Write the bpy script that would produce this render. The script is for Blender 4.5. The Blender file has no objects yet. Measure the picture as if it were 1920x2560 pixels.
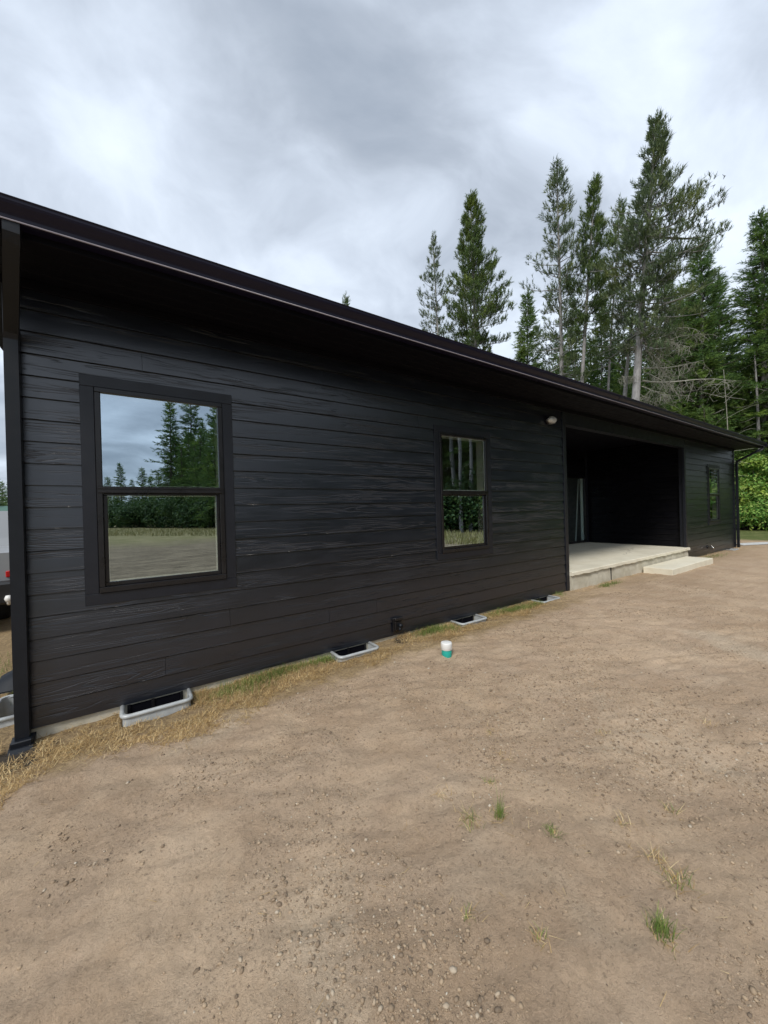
import bpy, math, random
import numpy as np
from mathutils import Vector, Matrix
rng = np.random.default_rng(7); random.seed(7)
sc = bpy.context.scene
C = sc.collection
A = np.array
# ------------------------------------------------------------------ camera
F_PX, YAW, PITCH, ROLL, CD, CH = 930.0, 0.97379, -0.0019, -0.02747, 3.504, 1.428
fw = A([math.cos(YAW)*math.cos(PITCH), math.sin(YAW)*math.cos(PITCH), math.sin(PITCH)])
rt0 = np.cross(fw, [0, 0, 1]); rt0 /= np.linalg.norm(rt0); up0 = np.cross(rt0, fw)
rt = rt0*math.cos(ROLL)+up0*math.sin(ROLL); up = -rt0*math.sin(ROLL)+up0*math.cos(ROLL)
CAM = A([0, -CD, CH])
cam = bpy.data.cameras.new('camera'); co = bpy.data.objects.new('camera', cam); C.objects.link(co)
cam.sensor_fit = 'HORIZONTAL'; cam.sensor_width = 36; cam.lens = F_PX/1920*36
cam.clip_start = .05; cam.clip_end = 8000
m = Matrix([[rt[0], up[0], -fw[0], CAM[0]], [rt[1], up[1], -fw[1], CAM[1]], [rt[2], up[2], -fw[2], CAM[2]], [0, 0, 0, 1]])
co.matrix_world = m; sc.camera = co
def at(x, y, D):                       # photo pixel + depth -> point in the place
    return CAM+(fw+rt*(x-960)/F_PX-up*(y-1280)/F_PX)*D
def mir(x, y, D):                      # same, for things the photo shows mirrored in the panes of the wall y=0
    p = at(x, y, D); p[1] = -p[1]; return p
# ------------------------------------------------------------------ light
SUN_EL, SUN_AZ = math.radians(46), math.radians(215)      # direction of the sun: azimuth from +X
sc.view_settings.view_transform = 'Standard'; sc.view_settings.look = 'None'
sc.view_settings.exposure = 0.68; sc.view_settings.gamma = 1.0
w = bpy.data.worlds.new('World'); sc.world = w; w.use_nodes = True
nt = w.node_tree; N = nt.nodes; L = nt.links; N.clear()
def nd(t, **k):
    n = N.new(t)
    for a, b in k.items(): setattr(n, a, b)
    return n
def mth(op, a, b=None, clamp=False):
    n = nd('ShaderNodeMath', operation=op, use_clamp=clamp)
    for i, v in enumerate((a, b)):
        if v is None: continue
        if isinstance(v, (int, float)): n.inputs[i].default_value = v
        else: L.new(v, n.inputs[i])
    return n.outputs[0]
sky = nd('ShaderNodeTexSky', sky_type='NISHITA', sun_disc=False)
sky.sun_elevation = SUN_EL; sky.sun_rotation = math.pi/2-SUN_AZ
SKX, SKY_ = 5.4, 9.2
tc = nd('ShaderNodeTexCoord'); sp = nd('ShaderNodeSeparateXYZ'); L.new(tc.outputs['Generated'], sp.inputs[0])
zz = mth('ADD', mth('MAXIMUM', sp.outputs[2], 0.0), 0.28)
cx = nd('ShaderNodeCombineXYZ'); L.new(mth('DIVIDE', sp.outputs[0], zz), cx.inputs[0]); L.new(mth('DIVIDE', sp.outputs[1], zz), cx.inputs[1])
def mapped(loc, rot, scl, src=None):
    mp = nd('ShaderNodeMapping'); mp.inputs['Location'].default_value = loc; mp.inputs['Rotation'].default_value = rot; mp.inputs['Scale'].default_value = scl
    L.new(src or cx.outputs[0], mp.inputs[0]); return mp.outputs[0]
def wnoise(vec, s, det, rough, dist):
    n = nd('ShaderNodeTexNoise'); n.inputs['Scale'].default_value = s; n.inputs['Detail'].default_value = det
    n.inputs['Roughness'].default_value = rough; n.inputs['Distortion'].default_value = dist; L.new(vec, n.inputs[0]); return n.outputs[0]
wv = nd('ShaderNodeVectorMath', operation='ADD'); L.new(cx.outputs[0], wv.inputs[0])
wn = nd('ShaderNodeTexNoise'); wn.inputs['Scale'].default_value = .9; wn.inputs['Detail'].default_value = 3; L.new(cx.outputs[0], wn.inputs[0])
wsc = nd('ShaderNodeVectorMath', operation='SCALE'); L.new(wn.outputs['Color'], wsc.inputs[0]); wsc.inputs[3].default_value = .9; L.new(wsc.outputs[0], wv.inputs[1])
src_ = wv.outputs[0]
n1 = wnoise(mapped((SKX, SKY_, 0), (0, 0, .55), (1.0, 1.7, 1), src_), 1.12, 2.5, .42, 0)
n2 = wnoise(mapped((7.3, 4.2, 2), (0, 0, .9), (1.0, 1.45, 1), src_), 3.1, 6, .55, 0)
mixv = mth('ADD', mth('MULTIPLY', n1, .62), mth('MULTIPLY', n2, .38))
cr = nd('ShaderNodeValToRGB'); L.new(mixv, cr.inputs[0]); e = cr.color_ramp.elements
cr.color_ramp.interpolation = 'B_SPLINE'
e[0].position = .32; e[0].color = (.22, .26, .32, 1)
e[1].position = .70; e[1].color = (.68, .75, .84, 1)
for ps, c in ((.43, (.32, .36, .42, 1)), (.50, (.41, .46, .535, 1)), (.58, (.53, .59, .675, 1))):
    q = e.new(ps); q.color = c
# the cloud deck grows brighter towards the zenith, as overcast does
zb = nd('ShaderNodeMapRange'); L.new(sp.outputs[2], zb.inputs[0]); zb.inputs[1].default_value = .8; zb.inputs[2].default_value = 1.0
zb.inputs[3].default_value = 1.0; zb.inputs[4].default_value = 2.4
bg1 = nd('ShaderNodeBackground'); L.new(cr.outputs[0], bg1.inputs[0]); L.new(zb.outputs[0], bg1.inputs[1])
bg2 = nd('ShaderNodeBackground'); L.new(sky.outputs[0], bg2.inputs[0]); bg2.inputs[1].default_value = .1
mx = nd('ShaderNodeMixShader'); mx.inputs[0].default_value = .93; L.new(bg2.outputs[0], mx.inputs[1]); L.new(bg1.outputs[0], mx.inputs[2])
ow = nd('ShaderNodeOutputWorld'); L.new(mx.outputs[0], ow.inputs[0])
sl = bpy.data.lights.new('sun', 'SUN'); sl.energy = 1.5; sl.angle = math.radians(14); sl.color = (1, .955, .88)
so = bpy.data.objects.new('sun', sl); C.objects.link(so)
sd = Vector((math.cos(SUN_AZ)*math.cos(SUN_EL), math.sin(SUN_AZ)*math.cos(SUN_EL), math.sin(SUN_EL)))
so.rotation_euler = sd.to_track_quat('Z', 'Y').to_euler(); so.location = (0, 0, 40)
# ------------------------------------------------------------------ materials
class MT:
    def __init__(s, name):
        s.m = bpy.data.materials.new(name); s.m.use_nodes = True; s.t = s.m.node_tree
        s.b = s.t.nodes['Principled BSDF']; s.o = s.t.nodes['Material Output']
    def n(s, t, **k):
        x = s.t.nodes.new(t)
        for a, b in k.items(): setattr(x, a, b)
        return x
    def l(s, a, b): s.t.links.new(a, b)
    def coord(s, scale=(1, 1, 1), which='Object', loc=(0, 0, 0), src=None):
        mp = s.n('ShaderNodeMapping'); mp.inputs['Scale'].default_value = scale; mp.inputs['Location'].default_value = loc
        if src is None: src = s.n('ShaderNodeTexCoord').outputs[which]
        s.l(src, mp.inputs[0]); return mp.outputs[0]
    def noise(s, vec, scale, det=3, rough=.5, dist=0.):
        x = s.n('ShaderNodeTexNoise'); s.l(vec, x.inputs[0]); x.inputs['Scale'].default_value = scale
        x.inputs['Detail'].default_value = det; x.inputs['Roughness'].default_value = rough; x.inputs['Distortion'].default_value = dist
        return x.outputs[0]
    def ramp(s, f, stops, interp='LINEAR'):
        r = s.n('ShaderNodeValToRGB'); s.l(f, r.inputs[0]); r.color_ramp.interpolation = interp; e = r.color_ramp.elements
        def c4(c): return tuple(c)+(1,) if not isinstance(c, (int, float)) else (c, c, c, 1)
        e[0].position, e[0].color = stops[0][0], c4(stops[0][1]); e[1].position, e[1].color = stops[-1][0], c4(stops[-1][1])
        for p, c in stops[1:-1]:
            q = e.new(p); q.color = c4(c)
        return r.outputs[0]
    def mix(s, f, a, b, mode='MIX'):
        x = s.n('ShaderNodeMix', data_type='RGBA', blend_type=mode)
        for i, v in ((0, f), (6, a), (7, b)):
            if isinstance(v, (int, float)): x.inputs[i].default_value = v if i == 0 else (v, v, v, 1)
            elif isinstance(v, tuple): x.inputs[i].default_value = v+(1,)
            else: s.l(v, x.inputs[i])
        return x.outputs[2]
    def math(s, op, a, b=None, clamp=False):
        x = s.n('ShaderNodeMath', operation=op, use_clamp=clamp)
        for i, v in enumerate((a, b)):
            if v is None: continue
            if isinstance(v, (int, float)): x.inputs[i].default_value = v
            else: s.l(v, x.inputs[i])
        return x.outputs[0]
    def rng(s, f, a, b, c=0., d=1.):
        x = s.n('ShaderNodeMapRange'); s.l(f, x.inputs[0])
        for i, v in enumerate((a, b, c, d)): x.inputs[i+1].default_value = v
        return x.outputs[0]
    def bump(s, h, st, dist, prev=None):
        x = s.n('ShaderNodeBump'); s.l(h, x.inputs['Height']); x.inputs['Strength'].default_value = st; x.inputs['Distance'].default_value = dist
        if prev: s.l(prev, x.inputs['Normal'])
        return x.outputs[0]
    def set(s, col=None, rough=None, nrm=None, metal=None, spec=None):
        for k, v in (('Base Color', col), ('Roughness', rough), ('Normal', nrm), ('Metallic', metal), ('Specular IOR Level', spec)):
            if v is None: continue
            if isinstance(v, (int, float)): s.b.inputs[k].default_value = v
            elif isinstance(v, tuple): s.b.inputs[k].default_value = v+(1,)
            else: s.l(v, s.b.inputs[k])
        return s.m
def plain(name, col, rough=.5, metal=0., var=.18, scale=9., bump=.0, spec=.5):
    t = MT(name); v = t.coord(); n = t.noise(v, scale, 5, .6)
    c = t.mix(t.rng(n, .3, .7), tuple(x*(1-var) for x in col), tuple(min(1, x*(1+var)) for x in col))
    r = t.rng(n, .3, .7, max(.05, rough-.08), min(1, rough+.08))
    nr = t.bump(t.noise(v, scale*8, 3), bump, .004) if bump else None
    return t.set(c, r, nr, metal, spec)
M = {}
# black painted fibre-cement lap siding with embossed wood grain
def siding_mat(name='black_siding', ca=(.003, .0045, .0095), cb=(.0065, .009, .0165), spec=1.0):
    t = MT(name); tcn = t.n('ShaderNodeTexCoord').outputs['Object']
    s = t.n('ShaderNodeSeparateXYZ'); t.l(tcn, s.inputs[0])
    row = t.math('FLOOR', t.math('DIVIDE', s.outputs[2], .1524))
    cmb = t.n('ShaderNodeCombineXYZ')
    t.l(t.math('ADD', t.math('ADD', s.outputs[0], s.outputs[1]), t.math('MULTIPLY', row, 7.31)), cmb.inputs[0])
    t.l(t.math('MULTIPLY', row, 3.7), cmb.inputs[1]); t.l(s.outputs[2], cmb.inputs[2])
    g = t.noise(t.coord((1.1, 1, 24), src=cmb.outputs[0]), 1.0, 1.5, .45, .8)
    saw = t.math('PINGPONG', t.math('MULTIPLY', g, 7.0), .5)        # contour lines of the noise: cathedral grain
    lines = t.ramp(saw, [(0., 0.), (.14, .85), (.5, 1.)])
    mask = t.rng(t.noise(t.coord((.7, 1, 9), src=cmb.outputs[0]), 1.3, 2), .42, .6)
    fine = t.noise(t.coord((4, 1, 90), src=cmb.outputs[0]), 1.0, 2, .5)
    hgt = t.mix(mask, 1.0, lines)
    b1 = t.bump(hgt, .62, .003); b2 = t.bump(fine, .12, .001, b1)
    pat = t.noise(t.coord((1.0, 1, 3.5), src=tcn), 2.2, 6, .65)
    col = t.mix(t.rng(pat, .35, .7), ca, cb)
    ro = t.rng(pat, .3, .72, .27, .36)
    return t.set(col, ro, b2, 0., spec)
M['siding'] = siding_mat(); M['shaded_siding'] = siding_mat('shaded_siding', (.003, .003, .0045), (.005, .005, .007), .3)  # second one: siding copy for the recess, porch shade put into its darker colour
def trim_mat():
    t = MT('black_trim'); v = t.coord(); n = t.noise(v, 7, 5, .6)
    dots = t.noise(v, 160, 2, .5)
    return t.set(t.mix(n, (.004, .0055, .0105), (.0075, .0095, .016)), t.rng(n, .3, .7, .38, .52), t.bump(dots, .35, .0015), 0., .5)
M['trim'] = trim_mat()
M['sash'] = plain('dark_vinyl', (.008, .0075, .009), .32)
M['soffit'] = plain('soffit_black', (.003, .003, .006), .65, spec=.12)
def gutter_mat():
    t = MT('bronze_gutter'); v = t.coord((.6, 6, 6)); n = t.noise(v, 3, 4)
    return t.set(t.mix(n, (.007, .006, .019), (.010, .009, .025)), t.rng(n, .3, .7, .36, .46), None, 0., .25)
M['gutter'] = gutter_mat()
M['spout'] = plain('spout_black', (.008, .010, .014), .42, var=.1, spec=.3)
def conc(name, a, b, sc_=3.):
    t = MT(name); v = t.coord(); n = t.noise(v, sc_, 8, .65); n2 = t.noise(v, sc_*.4, 3, .5, .8)
    c = t.mix(t.rng(n, .3, .7), a, b); c = t.mix(t.rng(n2, .5, .75, 0, .45), c, tuple(x*.72 for x in a))
    return t.set(c, .86, t.bump(t.noise(v, 60, 5, .7), .35, .004), 0., .3)
M['concrete'] = conc('patio_concrete', (.74, .68, .53), (.84, .79, .65))
M['footing'] = conc('footing_concrete', (.44, .40, .30), (.66, .62, .52), 5)
M['steel'] = plain('galvanised', (.46, .48, .48), .45, .1, .12, 14, .2)
M['pipe_white'] = plain('pipe_white', (.78, .77, .74), .4, 0, .06)
M['pipe_teal'] = plain('pipe_teal', (.02, .40, .33), .45, 0, .12)
M['lampglass'] = plain('lamp_glass', (.62, .64, .62), .25, 0, .04)
M['chrome'] = plain('chrome', (.6, .6, .6), .25, 1., .05)
M['drywall'] = plain('drywall', (.86, .87, .80), .8, 0, .04)
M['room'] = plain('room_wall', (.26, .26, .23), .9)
M['curtain'] = plain('curtain', (.80, .88, .86), .7, 0, .04)
def sheer():
    t = M['curtain'].node_tree; b = t.nodes['Principled BSDF']; tl = t.nodes.new('ShaderNodeBsdfTranslucent'); tl.inputs[0].default_value = (.85, .92, .9, 1)
    x = t.nodes.new('ShaderNodeMixShader'); t.links.new(b.outputs[0], x.inputs[1]); t.links.new(tl.outputs[0], x.inputs[2]); t.links.new(x.outputs[0], t.nodes['Material Output'].inputs[0])
sheer()
M['asphalt_roof'] = plain('roof_black', (.03, .03, .032), .8, 0, .3, 60, .5)
def glass_mat(name, refl, tint):
    t = MT(name); t.t.nodes.remove(t.b)
    g = t.n('ShaderNodeBsdfGlossy'); g.inputs['Roughness'].default_value = .004; g.inputs['Color'].default_value = (.76, .90, 1., 1)
    wv = t.bump(t.noise(t.coord((1, 1, .5)), 2.3, 1), .06, .02); t.l(wv, g.inputs['Normal'])
    tr = t.n('ShaderNodeBsdfTransparent'); tr.inputs['Color'].default_value = tint+(1,)
    f = t.n('ShaderNodeLayerWeight'); f.inputs['Blend'].default_value = .35
    fac = t.rng(f.outputs['Fresnel'], 0., 1., refl, .95)
    mxs = t.n('ShaderNodeMixShader'); t.l(fac, mxs.inputs[0]); t.l(tr.outputs[0], mxs.inputs[1]); t.l(g.outputs[0], mxs.inputs[2])
    t.l(mxs.outputs[0], t.o.inputs[0]); return t.m
M['glass'] = glass_mat('window_glass', .60, (.96, 1., .94))
def foliage(name, a, b, c, patch=.35):
    t = MT(name); geo = t.n('ShaderNodeNewGeometry')
    base = t.ramp(geo.outputs['Random Per Island'], [(0, a), (.55, b), (1, c)])
    pn = t.noise(t.coord(), patch*2, 3)
    base = t.mix(t.rng(pn, .5, .72, 0, .55), base, tuple(min(1, x*1.5) for x in (c[0]*1.15, c[1], c[2]*.6)))
    t.set(base, .65, None, 0., .25)
    tl = t.n('ShaderNodeBsdfTranslucent'); t.l(base, tl.inputs[0])
    mxs = t.n('ShaderNodeMixShader'); mxs.inputs[0].default_value = .28; t.l(t.b.outputs[0], mxs.inputs[1]); t.l(tl.outputs[0], mxs.inputs[2])
    t.l(mxs.outputs[0], t.o.inputs[0]); return t.m
M['pine'] = foliage('pine_needles', (.055, .092, .034), (.115, .175, .058), (.20, .27, .085))
M['pine_cool'] = foliage('pine_needles_cool', (.065, .098, .056), (.125, .175, .090), (.20, .25, .12))
M['fir'] = foliage('fir_needles', (.040, .090, .028), (.085, .165, .045), (.18, .28, .06))
M['fir_light'] = foliage('fir_needles_light', (.07, .13, .045), (.13, .22, .06), (.21, .30, .08))
M['leaf'] = foliage('shrub_leaves', (.06, .16, .03), (.19, .37, .07), (.44, .54, .15), .5)
M['leaf_dark'] = foliage('dark_leaves', (.018, .045, .014), (.036, .082, .024), (.08, .13, .035), .5)
def bark(name, a, b):
    t = MT(name); v = t.coord((5, 5, 1.1)); n = t.noise(v, 3.2, 6, .7)
    return t.set(t.mix(t.rng(n, .3, .7), a, b), .9, t.bump(n, .7, .02), 0., .2)
M['bark'] = bark('pine_bark', (.18, .17, .17), (.42, .405, .40))
M['bark_dark'] = bark('dark_bark', (.06, .05, .045), (.14, .12, .10))
M['deadwood'] = bark('lichen_wood', (.22, .21, .17), (.42, .41, .35))
def blades(name, a, b, c):
    t = MT(name); geo = t.n('ShaderNodeNewGeometry')
    base = t.ramp(geo.outputs['Random Per Island'], [(0, a), (.5, b), (1, c)])
    big = t.noise(t.coord(), 3.0, 3); base = t.mix(t.rng(big, .35, .7, 0, .55), base, tuple(x*.55 for x in b), 'MIX')
    t.set(base, .6, None, 0., .3); tl = t.n('ShaderNodeBsdfTranslucent'); t.l(base, tl.inputs[0])
    mxs = t.n('ShaderNodeMixShader'); mxs.inputs[0].default_value = .2; t.l(t.b.outputs[0], mxs.inputs[1]); t.l(tl.outputs[0], mxs.inputs[2])
    t.l(mxs.outputs[0], t.o.inputs[0]); return t.m
M['straw'] = blades('dry_straw', (.26, .16, .065), (.62, .42, .185), (.92, .74, .42))
M['green'] = blades('green_grass', (.09, .15, .03), (.17, .26, .05), (.38, .40, .13))
M['fieldgrass'] = blades('field_grass', (.16, .17, .05), (.30, .27, .10), (.40, .34, .16))
def pebble_mat():
    t = MT('pebbles'); geo = t.n('ShaderNodeNewGeometry')
    base = t.ramp(geo.outputs['Random Per Island'], [(0, (.16, .115, .075)), (.3, (.30, .215, .135)), (.8, (.42, .31, .20)), (.985, (.46, .38, .28)), (1, (.62, .56, .45))])
    n = t.noise(t.coord(), 120, 4); return t.set(t.mix(t.rng(n, .3, .7, 0, .35), base, (.22, .18, .14)), .85, None, 0., .3)
M['pebble'] = pebble_mat()
def ground_mat():
    t = MT('dirt_ground'); P = t.n('ShaderNodeTexCoord').outputs['Object']; s = t.n('ShaderNodeSeparateXYZ'); t.l(P, s.inputs[0])
    def N_(sc_, det=5, r=.6, d=0., scl=(1, 1, 1), loc=(0, 0, 0)): return t.noise(t.coord(scl, loc=loc, src=P), sc_, det, r, d)
    big = N_(.55, 5, .6, .6); mid = N_(3.2, 7, .68, .4); fine = N_(38, 6, .75); grit = N_(190, 3, .7)
    pk = t.rng(N_(1.5, 4, .55, .7, (1, 1, 1), (2, 7, 0)), .44, .60)          # smooth packed patches
    c = t.mix(t.rng(big, .32, .68), (.45, .325, .217), (.54, .402, .283))
    c = t.mix(t.rng(mid, .42, .72, 0, .55), c, (.42, .285, .175))
    c = t.mix(t.math('MULTIPLY', pk, .28), c, (.57, .435, .295))
    c = t.mix(t.rng(N_(.9, 4, .6, .5, (1, 1, 1), (9, 4, 0)), .60, .72, 0, .4), c, (.60, .50, .37))
    clus = t.rng(N_(2.1, 4, .6, .8, (1, 1, 1), (5, 2, 0)), .46, .66)
    c = t.mix(t.rng(fine, .52, .72, 0, .6), c, (.25, .18, .115))
    sp1 = t.rng(N_(70, 3, .6), .58, .70); c = t.mix(t.math('MULTIPLY', sp1, t.math('ADD', t.math('MULTIPLY', clus, .75), .15)), c, (.11, .085, .062))
    c = t.mix(t.rng(grit, .6, .78, 0, .6), c, (.15, .115, .085)); c = t.mix(t.rng(N_(150, 2, .6, 0, (1, 1, 1), (3, 3, 3)), .66, .78, 0, .6), c, (.56, .49, .39))
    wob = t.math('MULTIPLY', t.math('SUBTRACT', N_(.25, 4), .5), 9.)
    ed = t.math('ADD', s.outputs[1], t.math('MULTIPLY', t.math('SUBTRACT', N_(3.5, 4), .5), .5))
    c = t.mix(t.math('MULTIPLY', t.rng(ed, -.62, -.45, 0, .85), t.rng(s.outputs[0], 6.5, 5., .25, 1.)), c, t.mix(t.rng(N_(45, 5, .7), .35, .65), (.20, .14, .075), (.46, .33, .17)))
    for qx, qy, qr in ((-.64, -.22, .20), (2.52, -.10, .13)):      # black overspray left on the soil by the painters
        vd = t.n('ShaderNodeVectorMath', operation='DISTANCE'); t.l(P, vd.inputs[0]); vd.inputs[1].default_value = (qx, qy, -.05)
        c = t.mix(t.rng(t.math('ADD', vd.outputs[1], t.math('MULTIPLY', t.math('SUBTRACT', N_(14, 4), .5), .22)), qr*.6, qr, .85, 0), c, (.03, .03, .032))
    far_ = t.rng(t.math('ADD', s.outputs[1], t.math('MULTIPLY', wob, .15)), -4.2, -6.5)
    c = t.mix(t.math('MULTIPLY', far_, .9), c, t.mix(t.rng(N_(1.6, 7, .7, .5, (.5, 2.2, 1)), .38, .62), (.10, .075, .048), (.31, .24, .155)))
    # grass field far behind the camera, forest floor behind the house, lawn beyond the far corner
    fy = t.rng(t.math('ADD', s.outputs[1], wob), -19, -26); fx = t.rng(t.math('ADD', t.math('SUBTRACT', s.outputs[0], t.math('MULTIPLY', s.outputs[1], -.25)), wob), 14.5, 17)
    fieldc = t.mix(t.rng(N_(.8, 6), .35, .65), (.20, .18, .07), (.34, .28, .15))
    c = t.mix(fy, c, fieldc)
    lawn = t.mix(t.rng(N_(2.5, 6), .35, .65), (.08, .11, .03), (.17, .18, .07))
    c = t.mix(t.rng(t.math('ADD', s.outputs[0], t.math('MULTIPLY', wob, .12)), 18.4, 19.2), c, lawn)
    c = t.mix(t.rng(t.math('ADD', t.math('MULTIPLY', s.outputs[0], .3), t.math('ADD', s.outputs[1], wob)), 13, 19), c, t.mix(t.rng(N_(1.2, 5), .35, .65), (.05, .055, .025), (.10, .10, .05)))
    lf = t.rng(t.math('ADD', t.math('MULTIPLY', s.outputs[0], 1), t.math('MULTIPLY', wob, .3)), -14, -20)
    c = t.mix(lf, c, t.mix(t.rng(N_(1.0, 5), .35, .65), (.22, .27, .06), (.40, .36, .16)))
    rg = t.rng(pk, 0, 1, 1., .6)
    b = t.bump(N_(9, 8, .72), .7, .045); b = t.bump(t.math('MULTIPLY', N_(26, 6, .75, .4), rg), .9, .022, b); b = t.bump(t.math('MULTIPLY', fine, rg), 1., .012, b); b = t.bump(grit, .5, .004, b)
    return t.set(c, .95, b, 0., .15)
M['ground'] = ground_mat()
M['gravelw'] = conc('white_gravel', (.42, .42, .40), (.66, .66, .64), 30)
# ------------------------------------------------------------------ mesh helpers
def smooth_noise(x, y, seed=0):
    x = np.asarray(x, float); y = np.asarray(y, float)
    xi = np.floor(x).astype(np.int64); yi = np.floor(y).astype(np.int64); fx = x-xi; fy = y-yi
    fx = fx*fx*(3-2*fx); fy = fy*fy*(3-2*fy)
    def h(a, b):
        v = (a*374761393+b*668265263+seed*1442695041) & 0xffffffff
        v = ((v ^ (v >> 13))*1274126177) & 0xffffffff
        return ((v ^ (v >> 16)) & 0xffff)/65535.
    return (h(xi, yi)*(1-fx)+h(xi+1, yi)*fx)*(1-fy)+(h(xi, yi+1)*(1-fx)+h(xi+1, yi+1)*fx)*fy
def fbm(x, y, seed=0, octs=4):
    s = 0; a = .5
    for i in range(octs): s = s+a*(smooth_noise(x*2**i, y*2**i, seed+i)-.5); a *= .5
    return s
class MB:
    """collects polygons; build() links them as ONE mesh object"""
    def __init__(s): s.v = []; s.f = []; s.n = 0; s.sm = []
    def add(s, v, f, smooth=False):
        v = np.asarray(v, float).reshape(-1, 3)
        s.v.append(v); s.f += [tuple(int(i)+s.n for i in q) for q in f]; s.sm += [smooth]*len(f); s.n += len(v); return s
    def box(s, x0, x1, y0, y1, z0, z1):
        v = [(x, y, z) for z in (z0, z1) for y in (y0, y1) for x in (x0, x1)]
        return s.add(v, [(0, 2, 3, 1), (4, 5, 7, 6), (0, 1, 5, 4), (2, 6, 7, 3), (0, 4, 6, 2), (1, 3, 7, 5)])
    def bbox(s, x0, x1, y0, y1, z0, z1, b=.004):
        """box with chamfered edges"""
        P = []; 
        X = (x0, x1); Y = (y0, y1); Z = (z0, z1); c = A([(x0+x1)/2, (y0+y1)/2, (z0+z1)/2])
        idx = {}
        for i in range(2):
            for j in range(2):
                for k in range(2):
                    sx, sy, sz = (1 if i == 0 else -1), (1 if j == 0 else -1), (1 if k == 0 else -1)
                    for a in range(3):
                        d = [b*sx, b*sy, b*sz]; d[a] = 0
                        idx[(i, j, k, a)] = len(P); P.append((X[i]+d[0], Y[j]+d[1], Z[k]+d[2]))
        f = []
        for a in range(3):
            o = [q for q in range(3) if q != a]
            for sgn in range(2):
                q = []
                for u, v_ in ((0, 0), (1, 0), (1, 1), (0, 1)):
                    t = [0, 0, 0]; t[a] = sgn; t[o[0]] = u; t[o[1]] = v_; q.append(idx[(t[0], t[1], t[2], a)])
                f.append(tuple(q))
            for u in range(2):
                for v_ in range(2):
                    t0 = [0, 0, 0]; t0[a] = 0; t0[o[0]] = u; t0[o[1]] = v_; t1 = list(t0); t1[a] = 1
                    f.append((idx[(*t0, o[0])], idx[(*t0, o[1])], idx[(*t1, o[1])], idx[(*t1, o[0])]))
        for i in range(2):
            for j in range(2):
                for k in range(2): f.append((idx[(i, j, k, 0)], idx[(i, j, k, 1)], idx[(i, j, k, 2)]))
        return s.add(P, f)
    def tube(s, pts, r, n=6, cap=True, squash=None, smooth=True):
        pts = np.asarray(pts, float); r = np.broadcast_to(np.asarray(r, float), (len(pts),))
        d = np.gradient(pts, axis=0); d /= np.linalg.norm(d, axis=1)[:, None]+1e-9
        ref = A([0, 0, 1.]) if abs(d[0][2]) < .9 else A([1., 0, 0]); V = []
        for p, q, rr in zip(pts, d, r):
            a = np.cross(q, ref); a /= np.linalg.norm(a)+1e-9; b = np.cross(q, a)
            ang = np.arange(n)*2*math.pi/n
            V.append(p+rr*(np.cos(ang)[:, None]*a+np.sin(ang)[:, None]*b))
        k = len(pts); f = [(i*n+j, i*n+(j+1) % n, (i+1)*n+(j+1) % n, (i+1)*n+j) for i in range(k-1) for j in range(n)]
        if cap: f += [tuple(range(n))[::-1], tuple((k-1)*n+j for j in range(n))]
        return s.add(np.concatenate(V), f, smooth)
    def lathe(s, prof, c=(0, 0, 0), n=24, axis='z'):
        ang = np.arange(n)*2*math.pi/n; V = []
        for r, h in prof:
            x, y, z = r*np.cos(ang), r*np.sin(ang), np.full(n, h)
            V.append(np.stack({'z': (x, y, z), 'y': (x, z, y), 'x': (z, x, y)}[axis], 1)+A(c))
        k = len(prof); f = [(i*n+j, i*n+(j+1) % n, (i+1)*n+(j+1) % n, (i+1)*n+j) for i in range(k-1) for j in range(n)]
        f += [tuple(range(n))[::-1], tuple((k-1)*n+j for j in range(n))]
        return s.add(np.concatenate(V), f, True)
    def prism(s, prof, axis, a, b):
        """polygon profile extruded along an axis; profile pairs are the other two axes in xyz order"""
        n = len(prof); V = []
        for t in (a, b):
            for u, v_ in prof: V.append({'x': (t, u, v_), 'y': (u, t, v_), 'z': (u, v_, t)}[axis])
        f = [(i, (i+1) % n, n+(i+1) % n, n+i) for i in range(n)]+[tuple(range(n))[::-1], tuple(range(n, 2*n))]
        return s.add(V, f)
    def build(s, name, mat, parent=None, loc=None):
        me = bpy.data.meshes.new(name); V = np.concatenate(s.v) if s.v else np.zeros((0, 3))
        me.from_pydata(V.tolist(), [], s.f); me.polygons.foreach_set('use_smooth', s.sm)
        import bmesh
        bm = bmesh.new(); bm.from_mesh(me); bmesh.ops.recalc_face_normals(bm, faces=bm.faces); bm.to_mesh(me); bm.free()
        me.materials.append(M[mat] if isinstance(mat, str) else mat)
        o = bpy.data.objects.new(name, me); C.objects.link(o)
        if parent: o.parent = parent
        if loc is not None: o.location = loc
        return o
def tri_mesh(name, tris, mat, parent=None, quads=False):
    """fast mesh from (n,k,3) arrays of loose faces"""
    k = tris.shape[1]; V = tris.reshape(-1, 3); n = len(tris)
    me = bpy.data.meshes.new(name); me.vertices.add(len(V)); me.vertices.foreach_set('co', V.ravel().astype(np.float32))
    me.loops.add(n*k); me.loops.foreach_set('vertex_index', np.arange(n*k, dtype=np.int32))
    me.polygons.add(n); me.polygons.foreach_set('loop_start', np.arange(n, dtype=np.int32)*k)
    me.update(calc_edges=True); me.materials.append(M[mat] if isinstance(mat, str) else mat)
    o = bpy.data.objects.new(name, me); C.objects.link(o)
    if parent: o.parent = parent
    return o
def tag(o, label=None, cat=None, group=None, kind=None):
    for k, v in (('label', label), ('category', cat), ('group', group), ('kind', kind)):
        if v: o[k] = v
    return o
def empty(name, loc, rz=0., label=None, cat=None, group=None):
    o = bpy.data.objects.new(name, None); C.objects.link(o); o.location = loc; o.rotation_euler = (0, 0, rz); o.empty_display_size = .2
    return tag(o, label, cat, group)
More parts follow.
